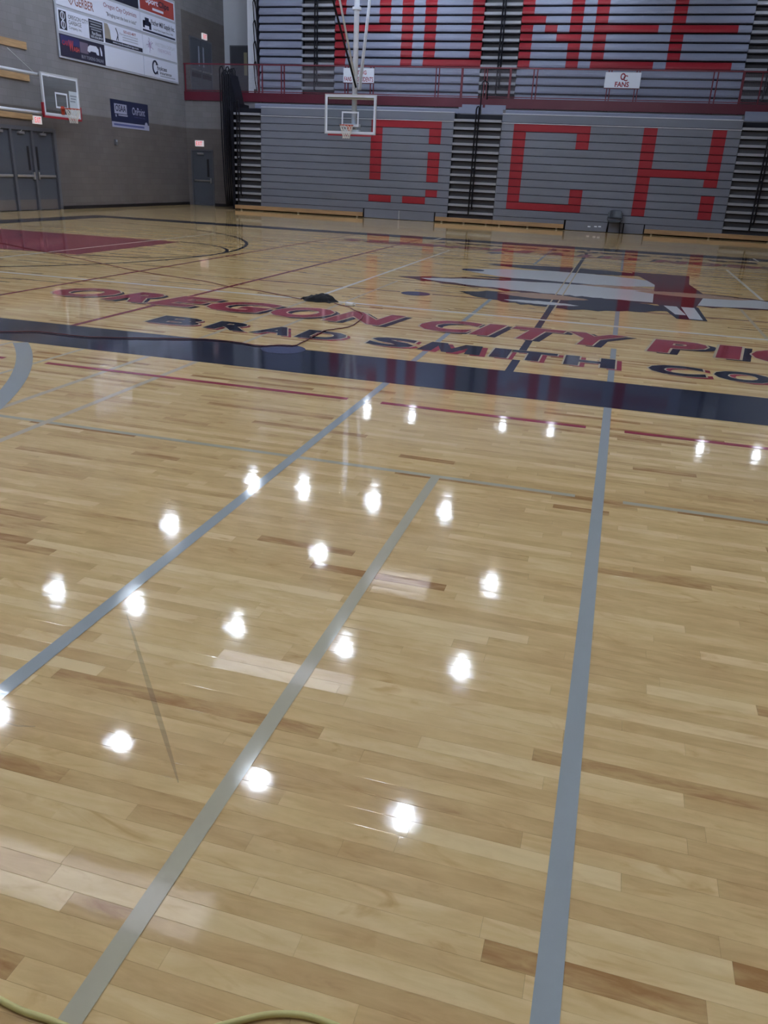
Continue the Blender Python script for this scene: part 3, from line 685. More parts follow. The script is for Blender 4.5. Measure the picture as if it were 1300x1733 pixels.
# ceiling-hung hoop in front of the bleachers
YH = 14.0; xc = -8.71; hx0, hx1, hz0, hz1 = xc-.915, xc+.915, 2.79, 4.01
h = thing('hanging_hoop', 'glass backboard and hoop hung on a white mast in front of the bleachers', 'basketball hoop', (xc, YH, hz0))
cv = lambda p, q, d0, d1, r_, s_: (p, q, YH+d0, YH+d1, r_, s_)
bd = obj('backboard', MB().box(hx0+.01, hx1-.01, YH-.006, YH+.006, hz0+.01, hz1-.01), M_GLASS, h)
obj('outer_frame', board_frame(hx0, hx1, hz0, hz1, .035, cv, -.02, .03), mat('aluminium_frame', (.55, .58, .64), .4), bd)
obj('border_stripe', board_frame(hx0+.036, hx1-.036, hz0+.036, hz1-.036, .055, cv, -.010, -.0065), M_WTUBE, bd)
obj('target_square', board_frame(xc-.305, xc+.305, 3.03, 3.49, .05, cv, -.010, -.0065), M_WTUBE, bd)
obj('edge_padding', MB().box(hx0+.12, hx1-.12, YH-.025, YH+.035, hz0-.055, hz0), M_PAD, h, bevel=.01)
rm = obj('rim', ring(xc, YH-.15-.23, 3.05, .23, .011), M_RIM, h, smooth=True)
obj('rim_bracket', MB().box(xc-.10, xc+.10, YH-.14, YH-.01, 3.03, 3.07).box(xc-.075, xc+.075, YH-.03, YH-.008, 2.90, 3.06).prism([(YH-.03, 3.03), (YH-.14, 3.03), (YH-.03, 2.90)], 'x', xc-.06, xc+.06), M_RIM, rm)
obj('net', net(xc, YH-.38, 3.04), M_NET, rm)
obj('mast', MB().tube([(xc+.03, YH+.32, 2.95), (xc+.03, YH+.32, ZC)], .088, 14), M_WTUBE, h, smooth=True)
obj('mast_collar', MB().tube([(xc+.03, YH+.32, 6.50), (xc+.03, YH+.32, 6.58)], .15, 14), M_WTUBE, h)
obj('board_bracket', MB().box(xc-.25, xc+.3, YH+.035, YH+.24, 3.02, 3.12).box(xc-.25, xc+.3, YH+.035, YH+.24, 2.86, 2.94), M_WTUBE, h, bevel=.01)
obj('cross_bar', MB().box(hx0+.1, hx1-.1, YH+.05, YH+.12, 3.86, 3.97), M_CREAM, h)
def strut(px0, py0, yy0, px1, py1, yy1, r, m):
    a, b = onY(px0, py0, yy0), onY(px1, py1, yy1); b = a+(b-a)*((ZC-.05-a.z)/(b.z-a.z))
    obj('brace', MB().tube([a, b], r, 8), m, h, smooth=True)
strut(607, 152, YH+.3, 625, 0, YH+1.1, .035, M_WTUBE); strut(610, 152, YH+.42, 627, 0, YH+1.25, .03, M_WTUBE)
strut(601, 134, YH+.3, 575, 0, YH-.7, .035, M_WTUBE); strut(602.5, 148, YH+.2, 563.5, 0, YH-1.3, .032, M_BLACK)
# wall hoop on the end wall
XH = -17.0; yc = 9.80; wy0, wy1, wz0, wz1 = yc-.915, yc+.915, 2.80, 4.0
h = thing('wall_hoop', 'glass backboard with red padding and hoop swung out from the block end wall', 'basketball hoop', (XH, yc, wz0))
cv = lambda p, q, d0, d1, r_, s_: (XH+d0, XH+d1, p, q, r_, s_)
bd = obj('backboard', MB().box(XH-.006, XH+.006, wy0+.01, wy1-.01, wz0+.01, wz1-.01), M_GLASS, h)
obj('outer_frame', board_frame(wy0, wy1, wz0, wz1, .035, cv, -.03, .02), mat('aluminium_frame', (.55, .58, .64), .4), bd)
obj('border_stripe', board_frame(wy0+.036, wy1-.036, wz0+.036, wz1-.036, .055, cv, .0065, .010), M_WTUBE, bd)
obj('target_square', board_frame(yc-.305, yc+.305, 3.05, 3.50, .05, cv, .0065, .010), M_WTUBE, bd)
obj('edge_padding', MB().box(XH-.04, XH+.03, wy0-.035, wy1+.035, wz0-.06, wz0).box(XH-.04, XH+.03, wy0-.05, wy0, wz0, wz0+.36).box(XH-.04, XH+.03, wy1, wy1+.05, wz0, wz0+.36), M_PAD, h)
rm = obj('rim', ring(XH+.38, yc, 3.05, .23, .011), M_RIM, h, smooth=True)
obj('rim_bracket', MB().box(XH+.01, XH+.14, yc-.10, yc+.10, 3.03, 3.07).box(XH+.008, XH+.03, yc-.075, yc+.075, 2.88, 3.12), M_RIM, rm)
obj('net', net(XH+.38, yc, 3.04), M_NET, rm)
for z, r in ((3.92, .045), (2.86, .045)):
    obj('support_arm', MB().tube([(XH-.10, 5.5, z), (XH-.10, wy0+.1, z)], r, 10).tube([(XH-.10, yc-.5, z), (XH-.02, yc-.5, z)], .03, 8), M_WTUBE, h, smooth=True)
obj('wall_bracket', MB().box(XL, XH-.08, 5.6, 5.7, 2.7, 4.05), M_WTUBE, h)
obj('stay_wire', MB().tube([(XL, 8.3, 4.55), (XH-.10, 8.75, 3.95)], .006, 5), M_STEEL, h)
g = 'timber battens on the end wall'
for (ya, yb, za, zb, lab) in ((6.8, 9.13, 4.60, 4.80, 'raw timber batten on the block wall above the hoop arms'), (6.8, 9.1, 3.74, 3.92, 'raw timber batten behind the upper white hoop arm'), (6.8, 9.03, 2.66, 2.82, 'raw timber batten behind the lower white hoop arm')):
    tag(obj('timber_batten', MB().box(XL, XL+.05, ya, yb, za, zb), M_BATTEN, loc=(XL, (ya+yb)/2, za)), lab, 'batten', g)
nt_ = thing('wall_notice', 'pale notice sheet taped to the block wall behind the wall hoop', 'notice', (XL, 11.3, 2.9))
obj('sheet', MB().box(XL, XL+.006, 11.05, 11.50, 2.92, 3.66), M_SIGNW, nt_)
for k, (z, y0_) in enumerate(((3.5, 11.1), (3.42, 11.12), (3.34, 11.08))): obj('printed_line', MB().box(XL+.006, XL+.008, y0_, 11.44-.04*k, z, z+.04), M_PRINT_G, nt_)

# ================================================================== WALL SIGNS AND BOARDS
def wallplace(x): return lambda u, v: (x, u, v)       # sheet on the end wall, u = Y, v = Z
def wl(parent, name, txt, u0, u1, v0, v1, m, bold=.01, x=None):
    return obj(name, lettering(txt, (u0, u1, v0, v1), wallplace(x or XA+.006), bold), m, parent)
XA = XL+.07
ab = thing('sponsor_board', 'large white sponsor board of printed advertisement panels on the block end wall', 'advert board', (XL, 14.5, 4.62))
obj('backing', MB().box(XL+.02, XA-.012, 10.70, 18.30, 4.60, 7.50), mat('board_backing', (.45, .48, .58), .5), ab)
ROWS = [(4.66, 5.29), (5.36, 6.0), (6.09, 6.70), (6.78, 7.42)]
WHT = mat('advert_white', (.70, .75, .92), .45); NVY = mat('advert_black', (.012, .014, .035), .45)
def panel(r, u0, u1, m, label): return obj('advert_panel', MB().box(XA-.012, XA+.004, u0, u1, ROWS[r][0], ROWS[r][1]), m, ab, label=label)
def patch(p, u0, u1, v0, v1, m, name='print_patch', x=0.0): return obj(name, MB().box(XA+.004, XA+.0055+x, u0, u1, v0, v1), m, p)
# bottom row
p = panel(0, 10.76, 13.20, mat('advert_night', (.02, .02, .05), .45), 'dark car wash advertisement')
patch(p, 10.8, 11.8, 5.02, 5.26, mat('advert_dusk', (.03, .035, .14), .45)); patch(p, 11.8, 12.25, 4.88, 5.2, mat('advert_mauve', (.16, .13, .2), .45))
wl(p, 'lettering', 'CAR', 10.86, 11.2, 4.98, 5.12, M_PRINT_R, .03, XA+.0062); wl(p, 'lettering', 'W', 11.2, 11.45, 4.84, 5.16, mat('advert_scarlet', (.5, .06, .06), .45), .03, XA+.0062); wl(p, 'lettering', 'ASH', 11.43, 11.75, 4.86, 5.0, MATS['advert_scarlet'], .03, XA+.0062)
obj('printed_car', MB().poly([(XA+.0065, u, v) for u, v in ((12.20, 4.98), (12.24, 5.10), (12.36, 5.17), (12.72, 5.18), (12.84, 5.10), (12.86, 4.92), (12.74, 4.92), (12.68, 4.99), (12.40, 4.99), (12.32, 4.94))]), WHT, p)
obj('printed_figure', MB().poly([(XA+.0065, u, v) for u, v in ((12.93, 5.2), (12.99, 5.16), (13.05, 5.04), (13.04, 4.92), (12.97, 4.93), (12.95, 5.03))]), WHT, p)
wl(p, 'lettering', 'BUY TOKENS ONLINE', 11.85, 13.1, 4.72, 4.82, M_PRINT_G, .012, XA+.0062)
panel(0, 13.22, 15.70, WHT, 'blank white advertisement panel')
p = panel(0, 15.72, 18.22, WHT, 'insurance advertisement with a navy arrow letter C')
mb = MB(); cx_, cz_ = 16.52, 5.0
pts = [(XA+.006, cx_-.02+.17*math.cos(math.radians(a)), cz_+.21*math.sin(math.radians(a))) for a in range(50, 316, 12)]
obj('arrow_ring', mb.tube(pts, .035, 6).poly([(XA+.01, cx_+.06, cz_+.24), (XA+.01, cx_+.22, cz_+.10), (XA+.01, cx_+.04, cz_+.08)]).poly([(XA+.01, cx_+.06, cz_-.20), (XA+.01, cx_+.16, cz_-.06), (XA+.01, cx_+.18, cz_-.24)]), M_PRINT_N, p)
wl(p, 'lettering', 'hoices', 16.66, 17.38, 4.93, 5.08, M_PRINT_N, .02); wl(p, 'lettering', 'Insurance', 16.85, 17.72, 4.80, 4.91, M_PRINT_N, .015); patch(p, 16.85, 18.0, 4.73, 4.76, M_PRINT_G)
# second row
p = panel(1, 10.76, 13.26, WHT, 'garbage company advertisement with a figure-eight badge')
b_ = patch(p, 10.82, 11.20, 5.42, 5.95, NVY)
for zc_ in (5.81, 5.56):
    obj('badge_loop', MB().tube([(XA+.008, 11.01+.10*math.cos(2*math.pi*k/20), zc_+.11*math.sin(2*math.pi*k/20)) for k in range(20)], .014, 5, True).box(XA+.0055, XA+.008, 10.995, 11.025, zc_-.10, zc_+.10), WHT, p)
wl(p, 'lettering', 'OREGON CITY', 11.30, 12.36, 5.77, 5.89, M_PRINT_N, .003); wl(p, 'lettering', 'GARBAGE', 11.30, 11.98, 5.62, 5.74, M_PRINT_N, .003); wl(p, 'lettering', 'Company, Inc.', 11.30, 11.98, 5.47, 5.58, M_PRINT_N, .003)
b_ = patch(p, 12.40, 13.20, 5.38, 5.96, NVY)
for k, z in enumerate((5.88, 5.80, 5.72, 5.65)): patch(p, 12.45+.06*(k % 2), 13.15-.06*(k % 2), z, z+.035, M_PRINT_G, 'print_line', .001)
wl(p, 'lettering', 'Pam Bloom', 12.55, 13.08, 5.51, 5.61, WHT, .01, XA+.0066); wl(p, 'lettering', '503.656.8433', 12.47, 13.16, 5.42, 5.49, WHT, .01, XA+.0066)
p = panel(1, 13.28, 15.72, WHT, 'physical therapy advertisement with a slim dancing figure')
obj('print_patch', MB().poly([(XA+.0058, u, v) for u, v in ((13.30, 5.98), (13.50, 5.98), (13.62, 5.8), (13.66, 5.52), (13.30, 5.52))]), mat('advert_khaki', (.33, .30, .27), .45), p)
patch(p, 13.30, 15.68, 5.39, 5.52, NVY); wl(p, 'lettering', 'www.northwesttherapy.com', 13.75, 15.4, 5.41, 5.50, WHT, .01, XA+.0064)
obj('printed_figure', MB().tube([(XA+.006, 13.98, 5.92), (XA+.006, 14.06, 5.82), (XA+.006, 14.10, 5.72), (XA+.006, 14.0, 5.55)], .018, 5).tube([(XA+.006, 14.09, 5.72), (XA+.006, 14.11, 5.55)], .014, 5), M_PRINT_N, p)
wl(p, 'lettering', '503-655-4877', 14.48, 15.28, 5.84, 5.93, M_PRINT_R, .01); wl(p, 'lettering', 'TherapeuticAssociates', 14.2, 15.4, 5.74, 5.82, M_PRINT_G, .01)
for z in (5.68, 5.60): patch(p, 14.4, 15.4, z, z+.04, mat('advert_pale_print', (.45, .48, .6), .45), 'print_line')
p = panel(1, 15.74, 18.22, WHT, 'pale fireworks advertisement with a faint starburst')
mb = MB()
for k in range(14):
    a = 2*math.pi*k/14; r_ = .10+.13*((k*5) % 3)/2; mb.tube([(XA+.006, 16.22, 5.70), (XA+.006, 16.22+r_*math.cos(a), 5.70+1.1*r_*math.sin(a))], .012, 4)
obj('starburst', mb, mat('advert_lilac', (.42, .36, .55), .45), p)
wl(p, 'lettering', 'WESTERN DISPLAY', 16.6, 18.12, 5.74, 5.86, MATS['advert_pale_print'], -.005); wl(p, 'lettering', 'FIREWORKS', 16.8, 17.75, 5.56, 5.68, MATS['advert_lilac'], -.005)
# third row
p = panel(2, 10.76, 13.2, WHT, 'advertisement with a brown shield and wordmark')
BRN = mat('advert_brown', (.26, .10, .10), .45)
wl(p, 'lettering', 'GERBER', 11.72, 12.75, 6.20, 6.46, BRN, .015)
obj('shield', MB().tube([(XA+.006, 11.40, 6.50), (XA+.006, 11.40, 6.32), (XA+.006, 11.52, 6.20), (XA+.006, 11.64, 6.32), (XA+.006, 11.64, 6.50)], .016, 4).tube([(XA+.006, 11.52, 6.27), (XA+.006, 11.52, 6.5)], .012, 4), BRN, p)
p = panel(2, 13.2, 15.65, WHT, 'service club advertisement in red and navy lettering')
wl(p, 'lettering', 'Oregon City Optimists', 13.35, 15.40, 6.42, 6.60, mat('advert_plum', (.22, .05, .13), .45), .008); wl(p, 'lettering', '"Bringing out the best in kids!"', 13.48, 15.38, 6.19, 6.34, M_PRINT_N, .004)
p = panel(2, 15.67, 18.22, WHT, 'farm supply advertisement with a tractor')
obj('tractor', MB().box(XA+.004, XA+.006, 15.85, 16.35, 6.32, 6.48).box(XA+.004, XA+.006, 15.98, 16.25, 6.44, 6.58).box(XA+.004, XA+.006, 15.82, 15.95, 6.24, 6.46).box(XA+.004, XA+.006, 16.25, 16.40, 6.22, 6.44), M_PRINT_N, p)
wl(p, 'lettering', 'Fischer Mill Supply Inc.', 16.40, 18.14, 6.36, 6.58, M_PRINT_N, .02); wl(p, 'lettering', 'Local Farm Supply Since 1981', 16.55, 18.0, 6.24, 6.32, M_PRINT_N, .0); patch(p, 15.8, 18.16, 6.13, 6.19, M_PRINT_N)
# top row
panel(3, 10.76, 13.2, WHT, 'white advertisement panel at the top of the board')
p = panel(3, 13.22, 15.58, NVY, 'black advertisement panel'); wl(p, 'lettering', '503-655-1234', 13.7, 14.6, 6.86, 6.93, M_PRINT_G, .01)
p = panel(3, 15.64, 18.2, WHT, 'red hair salon advertisement'); patch(p, 15.70, 18.14, 6.82, 7.38, mat('advert_red', (.36, .05, .045), .45))
wl(p, 'lettering', 'Sport', 16.1, 16.98, 7.02, 7.28, WHT, .03, XA+.0066); wl(p, 'lettering', 'Clips', 17.0, 17.78, 7.02, 7.28, NVY, .03, XA+.0066); patch(p, 16.55, 17.35, 6.90, 6.98, WHT, x=.001)

nb = thing('association_banner', 'navy banner reading OSAA and OnPoint on the block end wall', 'banner', (XL, 14.6, 2.74))
NAVYB = mat('banner_navy', (.012, .018, .065), .5); LAV = mat('banner_lavender', (.36, .38, .55), .5)
bp_ = obj('banner_sheet', MB().box(XL, XL+.012, 13.40, 15.90, 2.74, 3.65), NAVYB, nb)
XB = XL+.012
obj('lower_stripe', MB().box(XB, XB+.002, 13.40, 15.90, 2.74, 2.92), LAV, nb); obj('stripe_band', MB().box(XB+.002, XB+.003, 13.52, 15.55, 2.80, 2.865), mat('banner_indigo', (.10, .12, .32), .5), nb)
obj('round_seal', MB().add([(XB+.004, 15.70+.10*math.cos(k*math.pi/12), 2.92+.10*math.sin(k*math.pi/12)) for k in range(24)], [tuple(range(24))]), LAV, nb)
obj('emblem_frame', MB().box(XB, XB+.002, 13.62, 14.42, 3.20, 3.52), LAV, nb)
wl(nb, 'lettering', 'OSAA', 13.68, 14.36, 3.27, 3.49, NAVYB, .02, XB+.003); obj('emblem_bar', MB().box(XB, XB+.002, 13.85, 14.45, 3.13, 3.18), LAV, nb)
obj('emblem_star', MB().poly([(XB+.002, 13.70+(.07 if k % 2 == 0 else .028)*math.sin(k*math.pi/5), 3.13+(.07 if k % 2 == 0 else .028)*math.cos(k*math.pi/5)) for k in range(10)]), LAV, nb)
wl(nb, 'lettering', 'OnPoint', 14.78, 15.65, 3.22, 3.48, LAV, .008, XB+.002); wl(nb, 'lettering', 'COMMUNITY CREDIT UNION', 14.88, 15.65, 3.13, 3.17, mat('banner_dim', (.12, .13, .28), .5), .0, XB+.002)

def exit_sign(loc, axis, label):
    s = thing('exit_sign', label, 'exit sign', loc, 'exit signs'); x, y, z = loc
    if axis == 'x':
        bd = obj('case', MB().box(x, x+.07, y-.19, y+.19, z, z+.23), M_EXIT, s); pl = lambda u, v: (x+.073, y+u, z+v)
    else:
        bd = obj('case', MB().box(x-.19, x+.19, y-.07, y, z, z+.23), M_EXIT, s); pl = lambda u, v: (x+u, y-.073, z+v)
    for ch, u0, u1 in (('E', -.14, -.08), ('X', -.065, .005), ('I', .02, .04), ('T', .055, .135)):
        obj('letter', lettering(ch, (u0, u1, .04, .19), pl, .02), M_EXITR, bd)
exit_sign((XL, 9.24, 2.56), 'x', 'white exit sign with pink letters above the end wall doors beside the wall hoop')
exit_sign((-16.99, YF, 2.33), 'y', 'white exit sign above the single slate door under the deck')
q = onX(344.5, 60, XU); exit_sign((XU, q.y, 6.56), 'x', 'white exit sign above the double door on the upper walkway')
wb = thing('wall_strobe', 'small grey box fixture alone on the block end wall', 'wall fixture', (XL, 13.53, 2.17))
obj('case', MB().box(XL, XL+.06, 13.45, 13.60, 2.14, 2.33), M_FRAME, wb, bevel=.01); obj('lens', MB().box(XL+.06, XL+.08, 13.49, 13.56, 2.24, 2.31), M_PRINT_G, wb)

# ================================================================== LOOSE THINGS ON THE FLOOR
# plastic chair against the bleachers
c = thing('plastic_chair', 'slate grey plastic stacking chair standing against the bleachers', 'chair', (.42, 16.62, 0))
def shell(fn, nu, nv, th):
    mb = MB(); top = [[Vector(fn(i/nu, j/nv)) for j in range(nv+1)] for i in range(nu+1)]
    vs = []; 
    for s_ in (0, 1):
        for i in range(nu+1):
            for j in range(nv+1):
                p = top[i][j]; vs.append((p.x+(th[0] if s_ else 0), p.y+(th[1] if s_ else 0), p.z+(th[2] if s_ else 0)))
    W = nv+1; K = (nu+1)*W; fs = []
    for i in range(nu):
        for j in range(nv):
            a = i*W+j; fs.append((a, a+1, a+W+1, a+W)); fs.append((K+a, K+a+W, K+a+W+1, K+a+1))
    for i in range(nu): fs += [(i*W, (i+1)*W, K+(i+1)*W, K+i*W), (i*W+nv, K+i*W+nv, K+(i+1)*W+nv, (i+1)*W+nv)]
    for j in range(nv): fs += [(j, K+j, K+j+1, j+1), (nu*W+j, nu*W+j+1, K+nu*W+j+1, K+nu*W+j)]
    return mb.add(vs, fs)
CX, CY = .42, 16.62
obj('seat', shell(lambda u, v: (CX-.235+.47*u, CY-.23+.44*v, .44-.02*v-.035*math.sin(math.pi*u)*math.sin(math.pi*min(1, v+.15))-(.03*(1-v)**3)), 10, 8, (0, 0, -.012)), M_CHAIR, c, smooth=True)
obj('backrest', shell(lambda u, v: (CX-.235+.47*u+(.5-u)*.06*v, CY+.17+.05*v-.06*(2*u-1)**2+.04*math.sin(math.pi*u)*.5, .50+.27*v-.03*(2*u-1)**4*v), 10, 6, (0, .012, 0)), M_CHAIR, c, smooth=True)
for sx in (-1, 1):
    obj('arm_edge', MB().tube([(CX+sx*.235, CY-.2, .44), (CX+sx*.25, CY+.05, .47), (CX+sx*.24, CY+.14, .55), (CX+sx*.235, CY+.17, .68)], .016, 6), M_CHAIR, c, smooth=True)
    for sy in (-1, 1):
        obj('leg', MB().tube([(CX+sx*.20, CY+sy*.16, .42), (CX+sx*.23, CY+sy*.20, .0)], .014, 8), M_BLACK, c, smooth=True)
# black jacket
def jacket():
    rn = random.Random(5); nu, nv = 30, 18; x0, y0 = -2.905, -4.60; vs = []; fs = []
    from mathutils import noise as mn
    for i in range(nu+1):
        for j in range(nv+1):
            u, v = 2*i/nu-1, 2*j/nv-1
            wx = .245*(1+.12*math.sin(5*v+1)); wy = .17*(1-.35*max(0, -u))*(1+.15*math.sin(7*u))
            x = x0+u*wx*math.sqrt(max(0, 1-.42*v*v)); y = y0+v*wy*math.sqrt(max(0, 1-.42*u*u))+.03*math.sin(4*u)
            e = max(0, 1-max(abs(u), abs(v))**3)
            z = .004+e*(.045+.028*max(0, 1-((u-.2)/.75)**2)+.028*abs(mn.noise(Vector((x*13, y*13, 1))))+.018*mn.noise(Vector((x*24, y*20, 4))))
            vs.append((x, y, max(.002, z)))
    W = nv+1
    for i in range(nu):
        for j in range(nv): a = i*W+j; fs.append((a, a+W, a+W+1, a+1))
    rim = [i*W for i in range(nu+1)]+[nu*W+j for j in range(1, W)]+[i*W+nv for i in range(nu-1, -1, -1)]+[j for j in range(nv-1, 0, -1)]
    b0 = len(vs); vs += [(vs[k][0], vs[k][1], .0012) for k in rim]; m_ = len(rim)
    for k in range(m_): fs.append((rim[k], rim[(k+1) % m_], b0+(k+1) % m_, b0+k))
    fs.append(tuple(b0+k for k in reversed(range(m_))))
    return MB().add(vs, fs)
jk = tag(obj('jacket', jacket(), M_CLOTH, loc=(-2.905, -4.60, 0), smooth=True), 'crumpled black jacket lying on the white volleyball line', 'jacket')
def smooth_path(px, z, per=8):
    P = [onZ(a, b, z) for a, b in px]; out = []
    for i in range(len(P)-1):
        p0, p1, p2, p3 = P[max(0, i-1)], P[i], P[i+1], P[min(len(P)-1, i+2)]
        for k in range(per):
            t_ = k/per; out.append(.5*((2*p1)+(p2-p0)*t_+(2*p0-5*p1+4*p2-p3)*t_*t_+(3*p1-p0-3*p2+p3)*t_**3))
    return out+[P[-1]]
def cord(name, px, r, m, label):
    pts = smooth_path(px, r+.0027); rn = random.Random(len(px))
    pts = [Vector((p.x+rn.uniform(-.006, .006), p.y+rn.uniform(-.006, .006), r+.003)) for p in pts]
    return tag(obj(name, MB().tube(pts, r, 7), m, loc=(pts[0].x, pts[0].y, 0), smooth=True), label, 'cord', None)
cord('extension_cord', [(-60, 400), (0, 411), (40, 419), (81, 427), (150, 441), (233, 458.5), (300, 469), (347, 476), (389, 485), (425, 490), (460, 496), (511, 506.5)], .005, M_CORD, 'dark red power cord running from the red key to the black jacket')
cord('extension_cord', [(566, 513), (580, 517), (592, 520), (600, 525), (611, 529), (613, 537), (604, 546), (590, 553), (567, 557), (552, 559), (540, 564), (522, 574), (510, 580), (497, 585), (470, 584), (440, 585), (400, 579), (350, 574), (300, 573), (230, 572), (150, 570), (100, 565), (60, 561), (0, 561), (-60, 556)], .0055, M_CORD, 'dark red power cord snaking from the jacket along the navy band')
ad = thing('power_adapter', 'small white power adapter lying on the floor right of the jacket', 'adapter', tuple(onZ(592, 518, 0)))
q = onZ(592, 517.5, 0)
obj('body', MB().box(q.x-.055, q.x+.055, q.y-.035, q.y+.035, .0012, .04), mat('white_plastic', (.85, .86, .88), .4), ad, bevel=.008); obj('prong', MB().box(q.x+.055, q.x+.075, q.y-.01, q.y+.01, .012, .02), M_STEEL, ad)
def ycord():
    P = [Vector(p) for p in ((-.9, -13.55, 0), (-.45, -13.74, 0), (-.17, -13.795, 0), (-.05, -13.80, 0), (.09, -13.80, 0), (.20, -13.755, 0), (.28, -13.70, 0), (.36, -13.655, 0), (.45, -13.64, 0), (.60, -13.665, 0), (.8, -13.75, 0), (1.1, -13.85, 0), (1.5, -13.9, 0))]
    out = []
    for i in range(len(P)-1):
        p0, p1, p2, p3 = P[max(0, i-1)], P[i], P[i+1], P[min(len(P)-1, i+2)]
        for k in range(8):
            t_ = k/8; out.append(.5*((2*p1)+(p2-p0)*t_+(2*p0-5*p1+4*p2-p3)*t_*t_+(3*p1-p0-3*p2+p3)*t_**3))
    return [Vector((p.x, p.y, .0075)) for p in out]
tag(obj('extension_cord', MB().tube(ycord(), .0065, 8), M_YCORD, loc=(0, -13.8, 0), smooth=True), 'yellow extension cord on the floor at the near edge', 'cord')

# ================================================================== CEILING LIGHTS
def fixture(loc, lm=M_LAMP):
    f = thing('high_bay_light', 'lit high bay ceiling light mirrored as a bright spot in the floor', 'ceiling light', loc, 'high bay ceiling lights'); x, y, z = loc
    obj('housing', MB().box(x-.30, x+.30, y-.22, y+.22, z+.20, z+.27), M_HOUS, f)
    obj('reflector', MB().prism([(x-.30, z+.20), (x-.29, z+.20), (x-.36, z+.02), (x-.37, z+.02)], 'y', y-.22, y+.22).prism([(x+.29, z+.20), (x+.30, z+.20), (x+.37, z+.02), (x+.36, z+.02)], 'y', y-.22, y+.22), M_HOUS, f)
    obj('hanger', MB().tube([(x, y, z+.27), (x, y, ZC)], .012, 6), M_HOUS, f)
    for i in range(2):
        for j in range(3):
            xx, yy = x-.065+.13*i, y-.11+.11*j
            obj('lamp', MB().tube([(xx, yy, z+.20), (xx, yy, z-.08)], [.046, .048], 8), lm, f)
    return f
ZLT = 10.4
spots = [(-12.6, 14.0), (-10.4, 14.2), (-7.3, 14.0), (-4.3, 13.85), (-13.4, 8.7), (-7.55, 8.4), (-1.65, 8.4), (-14.1, 3.2), (-11.45, 3.25), (-8.15, 3.2), (-4.9, 3.2), (-1.65, 3.3),
         (-11.7, -2.2), (-8.4, -2.2), (-5.0, -2.3), (-1.75, -2.35)]
spots += [(x, y) for y in (-9.4, -14.2) for x in (-8.2, -4.95, -1.65, 1.65, 4.95)]  # unseen rows; their right-hand lamps are added to brighten the near floor
f0 = fw = None
M_LAMP3 = mat('lamp_glow_weak', (1, 1, 1), 0.5, emit=(LAMP_COLOR, LAMP_STRENGTH*.7))  # lower glow for the dimmer spots and the lamps behind the camera
WEAK = {(-11.45, 3.25), (-8.4, -2.2), (-8.15, 3.2), (-4.9, 3.2), (-1.65, 8.4)}
rows_ = sorted(set(y for _, y in spots))
for x, y in spots:
    if y < -5: lab = 'unseen high bay ceiling light behind and above the camera, lighting the near floor'
    else:
        dist_ = {True: 'nearest', False: ''}[y < 0] or ('second nearest' if y < 5 else 'third nearest' if y < 10 else 'farthest')
        mates = sorted(a for a, b in spots if abs(b-y) < .6); k = mates.index(x)
        lab = 'lit ceiling light, %s from the left in the row mirrored %s' % (('first', 'second', 'third', 'fourth', 'fifth')[k], dist_)
    weak = (x, y) in WEAK or y < -5
    if weak: dup(fw, (x, y, ZLT), lab) if fw else None
    if weak and fw is None: fw = fixture((x, y, ZLT), M_LAMP3); fw['label'] = lab
    if weak: continue
    if f0 is None: f0 = fixture((x, y, ZLT)); f0['label'] = lab
    else: dup(f0, (x, y, ZLT), lab)
# shorter row over the upper seats
M_LAMP2 = mat('lamp_glow_small', (1, 1, 1), 0.5, emit=(LAMP_COLOR, 7.0))
f1 = None
for x, nm in zip((-9.4, -7.25, -3.1, -1.0, 5.2, 7.4), ('first', 'second', 'third', 'fourth', 'fifth', 'sixth')):
    lab = 'dim ceiling light hung low over the upper seating, %s from the left' % nm
    if f1 is None: f1 = fixture((x, 19.6, 8.35), M_LAMP2); f1['label'] = lab
    else: dup(f1, (x, 19.6, 8.35), lab)
# frosted roof lights
for x0, x1, y0_, y1_, lab in ((-9.6, -4.75, -5.75, -4.75, 'long frosted roof light mirrored as a pale patch at the lower left'), (-8.5, -4.5, 2.25, 3.1, 'long frosted roof light mirrored as a pale patch mid floor'), (-5.9, -3.8, 8.3, 9.3, 'short frosted roof light mirrored faintly past the taupe line')):
    s = thing('roof_light', lab, 'skylight', ((x0+x1)/2, (y0_+y1_)/2, ZC-.06), 'frosted roof lights')
    obj('pane', MB().box(x0, x1, y0_, y1_, ZC-.05, ZC-.03), M_SKYL, s); obj('frame', MB().box(x0-.06, x1+.06, y0_-.06, y0_, ZC-.06, ZC).box(x0-.06, x1+.06, y1_, y1_+.06, ZC-.06, ZC).box(x0-.06, x0, y0_, y1_, ZC-.06, ZC).box(x1, x1+.06, y0_, y1_, ZC-.06, ZC), M_HOUS, s)

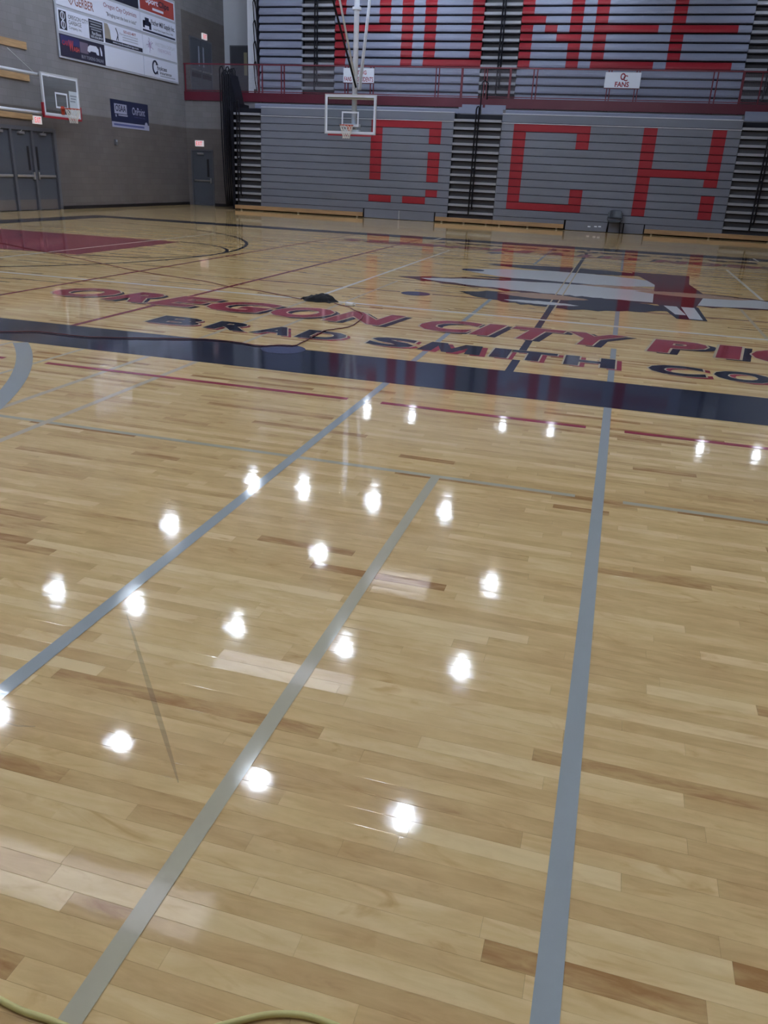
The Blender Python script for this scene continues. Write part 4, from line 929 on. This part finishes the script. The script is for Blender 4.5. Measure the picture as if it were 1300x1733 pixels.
# ================================================================== FLOOR BOARDS (strips of maple, 57 mm)
PW, GAP = .0572, .0003
rn = random.Random(11)
near = []; rest = []
def visible_row(yc_):
    """x range of this strip that the frame (with a margin) covers"""
    lo, hi = XL, XR
    return lo, hi
nrow = int((YF+.1-(YN))/PW)
def rand_tone():
    r = rn.random()
    if r < .07: return rn.uniform(.02, .2)
    if r < .25: return rn.uniform(.28, .45)
    if r < .88: return rn.uniform(.45, .75)
    return rn.uniform(.78, .98)
for i in range(nrow):
    ya = YN+i*PW; yb_ = ya+PW; yc_ = (ya+yb_)/2
    x = XL-rn.uniform(0, 1.0)
    xmax = 12.5 if yc_ > -14 else 6
    xmin = XL if yc_ > -9 else (-7.5 if yc_ > -12 else -4.5)
    x = xmin-rn.uniform(0, 1.0)
    while x < xmax:
        ln = rn.choice((.32, .42, .55, .7, .85, 1.0, 1.2, 1.5))*rn.uniform(.85, 1.15)
        x2 = min(x+ln, xmax+.5); t_ = rand_tone()
        rec = (max(x, XL)+GAP*.5, x2-GAP*.5, ya+GAP*.5, yb_-GAP*.5, t_, rn.random(), rn.uniform(-1, 1), rn.uniform(-1, 1))
        x = x2
        if rec[1]-rec[0] < .02: continue
        # size in the picture decides which strips are objects of their own
        a = 0
        if yc_ < -9.5:
            P = []
            for sx, sy in ((rec[0], yc_), (rec[1], yc_)):
                d = Vector((sx, sy, 0))-CAM; zf = d.dot(FW)
                P.append((650+FPX*d.dot(RT)/zf, 866.5-FPX*d.dot(UP)/zf) if zf > .3 else (-9999, 9999))
            vis = P[0][0] < 1300 and P[1][0] > 0 and -50 < P[0][1] < 1770
            if vis:
                dist = (Vector(((max(rec[0], -2)+min(rec[1], 2))/2, yc_, 0))-CAM).length
                wx = min(P[1][0], 1300)-max(P[0][0], 0); a = max(0, wx)/dist**2
        (near if a > 0 else rest).append((a, rec))
near.sort(key=lambda q: -q[0])
rest += near[300:]; near = near[:300]
def strip(rec):
    x0, x1, y0_, y1_, tone, rnd, ta, tb = rec
    e = .0006; dz = .00007*ta; cz = -.00030
    zl, zr = dz, -dz
    lx = .00004*tb
    v = [(x0, y0_, cz-.0003), (x1, y0_, cz-.0003), (x1, y1_, cz-.0003), (x0, y1_, cz-.0003),
         (x0+e*.5, y0_+e, cz+zl+lx), (x1-e*.5, y0_+e, cz+zl-lx), (x1-e*.5, y1_-e, cz+zr-lx), (x0+e*.5, y1_-e, cz+zr+lx)]
    f = [(4, 5, 6, 7), (0, 1, 5, 4), (1, 2, 6, 5), (2, 3, 7, 6), (3, 0, 4, 7)]
    return v, f
def set_tone(me, tones):
    at = me.color_attributes.new('tone', 'FLOAT_COLOR', 'POINT')
    flat_ = []
    for a, b in tones: flat_ += [a, b, 0, 1]
    at.data.foreach_set('color', flat_)
V = []; Fc = []; T = []
for _, rec in rest:
    v, f = strip(rec); n = len(V); V += v; Fc += [tuple(n+k for k in q_) for q_ in f]; T += [(rec[4], rec[5])]*8
me = bpy.data.meshes.new('board_field'); me.from_pydata(V, [], Fc); me.update(); set_tone(me, T); me.materials.append(M_FLOOR)
o = bpy.data.objects.new('board_field', me); COL.objects.link(o); o.parent = floor; o['kind'] = 'stuff'; o['label'] = 'maple floor strips'
for _, rec in near:
    v, f = strip(rec); cx_, cy_ = (rec[0]+rec[1])/2, (rec[2]+rec[3])/2
    v = [(a-cx_, b-cy_, c_) for a, b, c_ in v]; v += [(a, b, -.011) for a, b, c_ in v[:4]]
    f = f+[(0, 8, 9, 1), (1, 9, 10, 2), (2, 10, 11, 3), (3, 11, 8, 0)]
    me = bpy.data.meshes.new('floor_board'); me.from_pydata(v, [], f); me.update(); set_tone(me, [(rec[4], rec[5])]*12); me.materials.append(M_FLOOR)
    o = bpy.data.objects.new('floor_board', me); COL.objects.link(o); o.parent = floor; o.location = (cx_, cy_, 0)
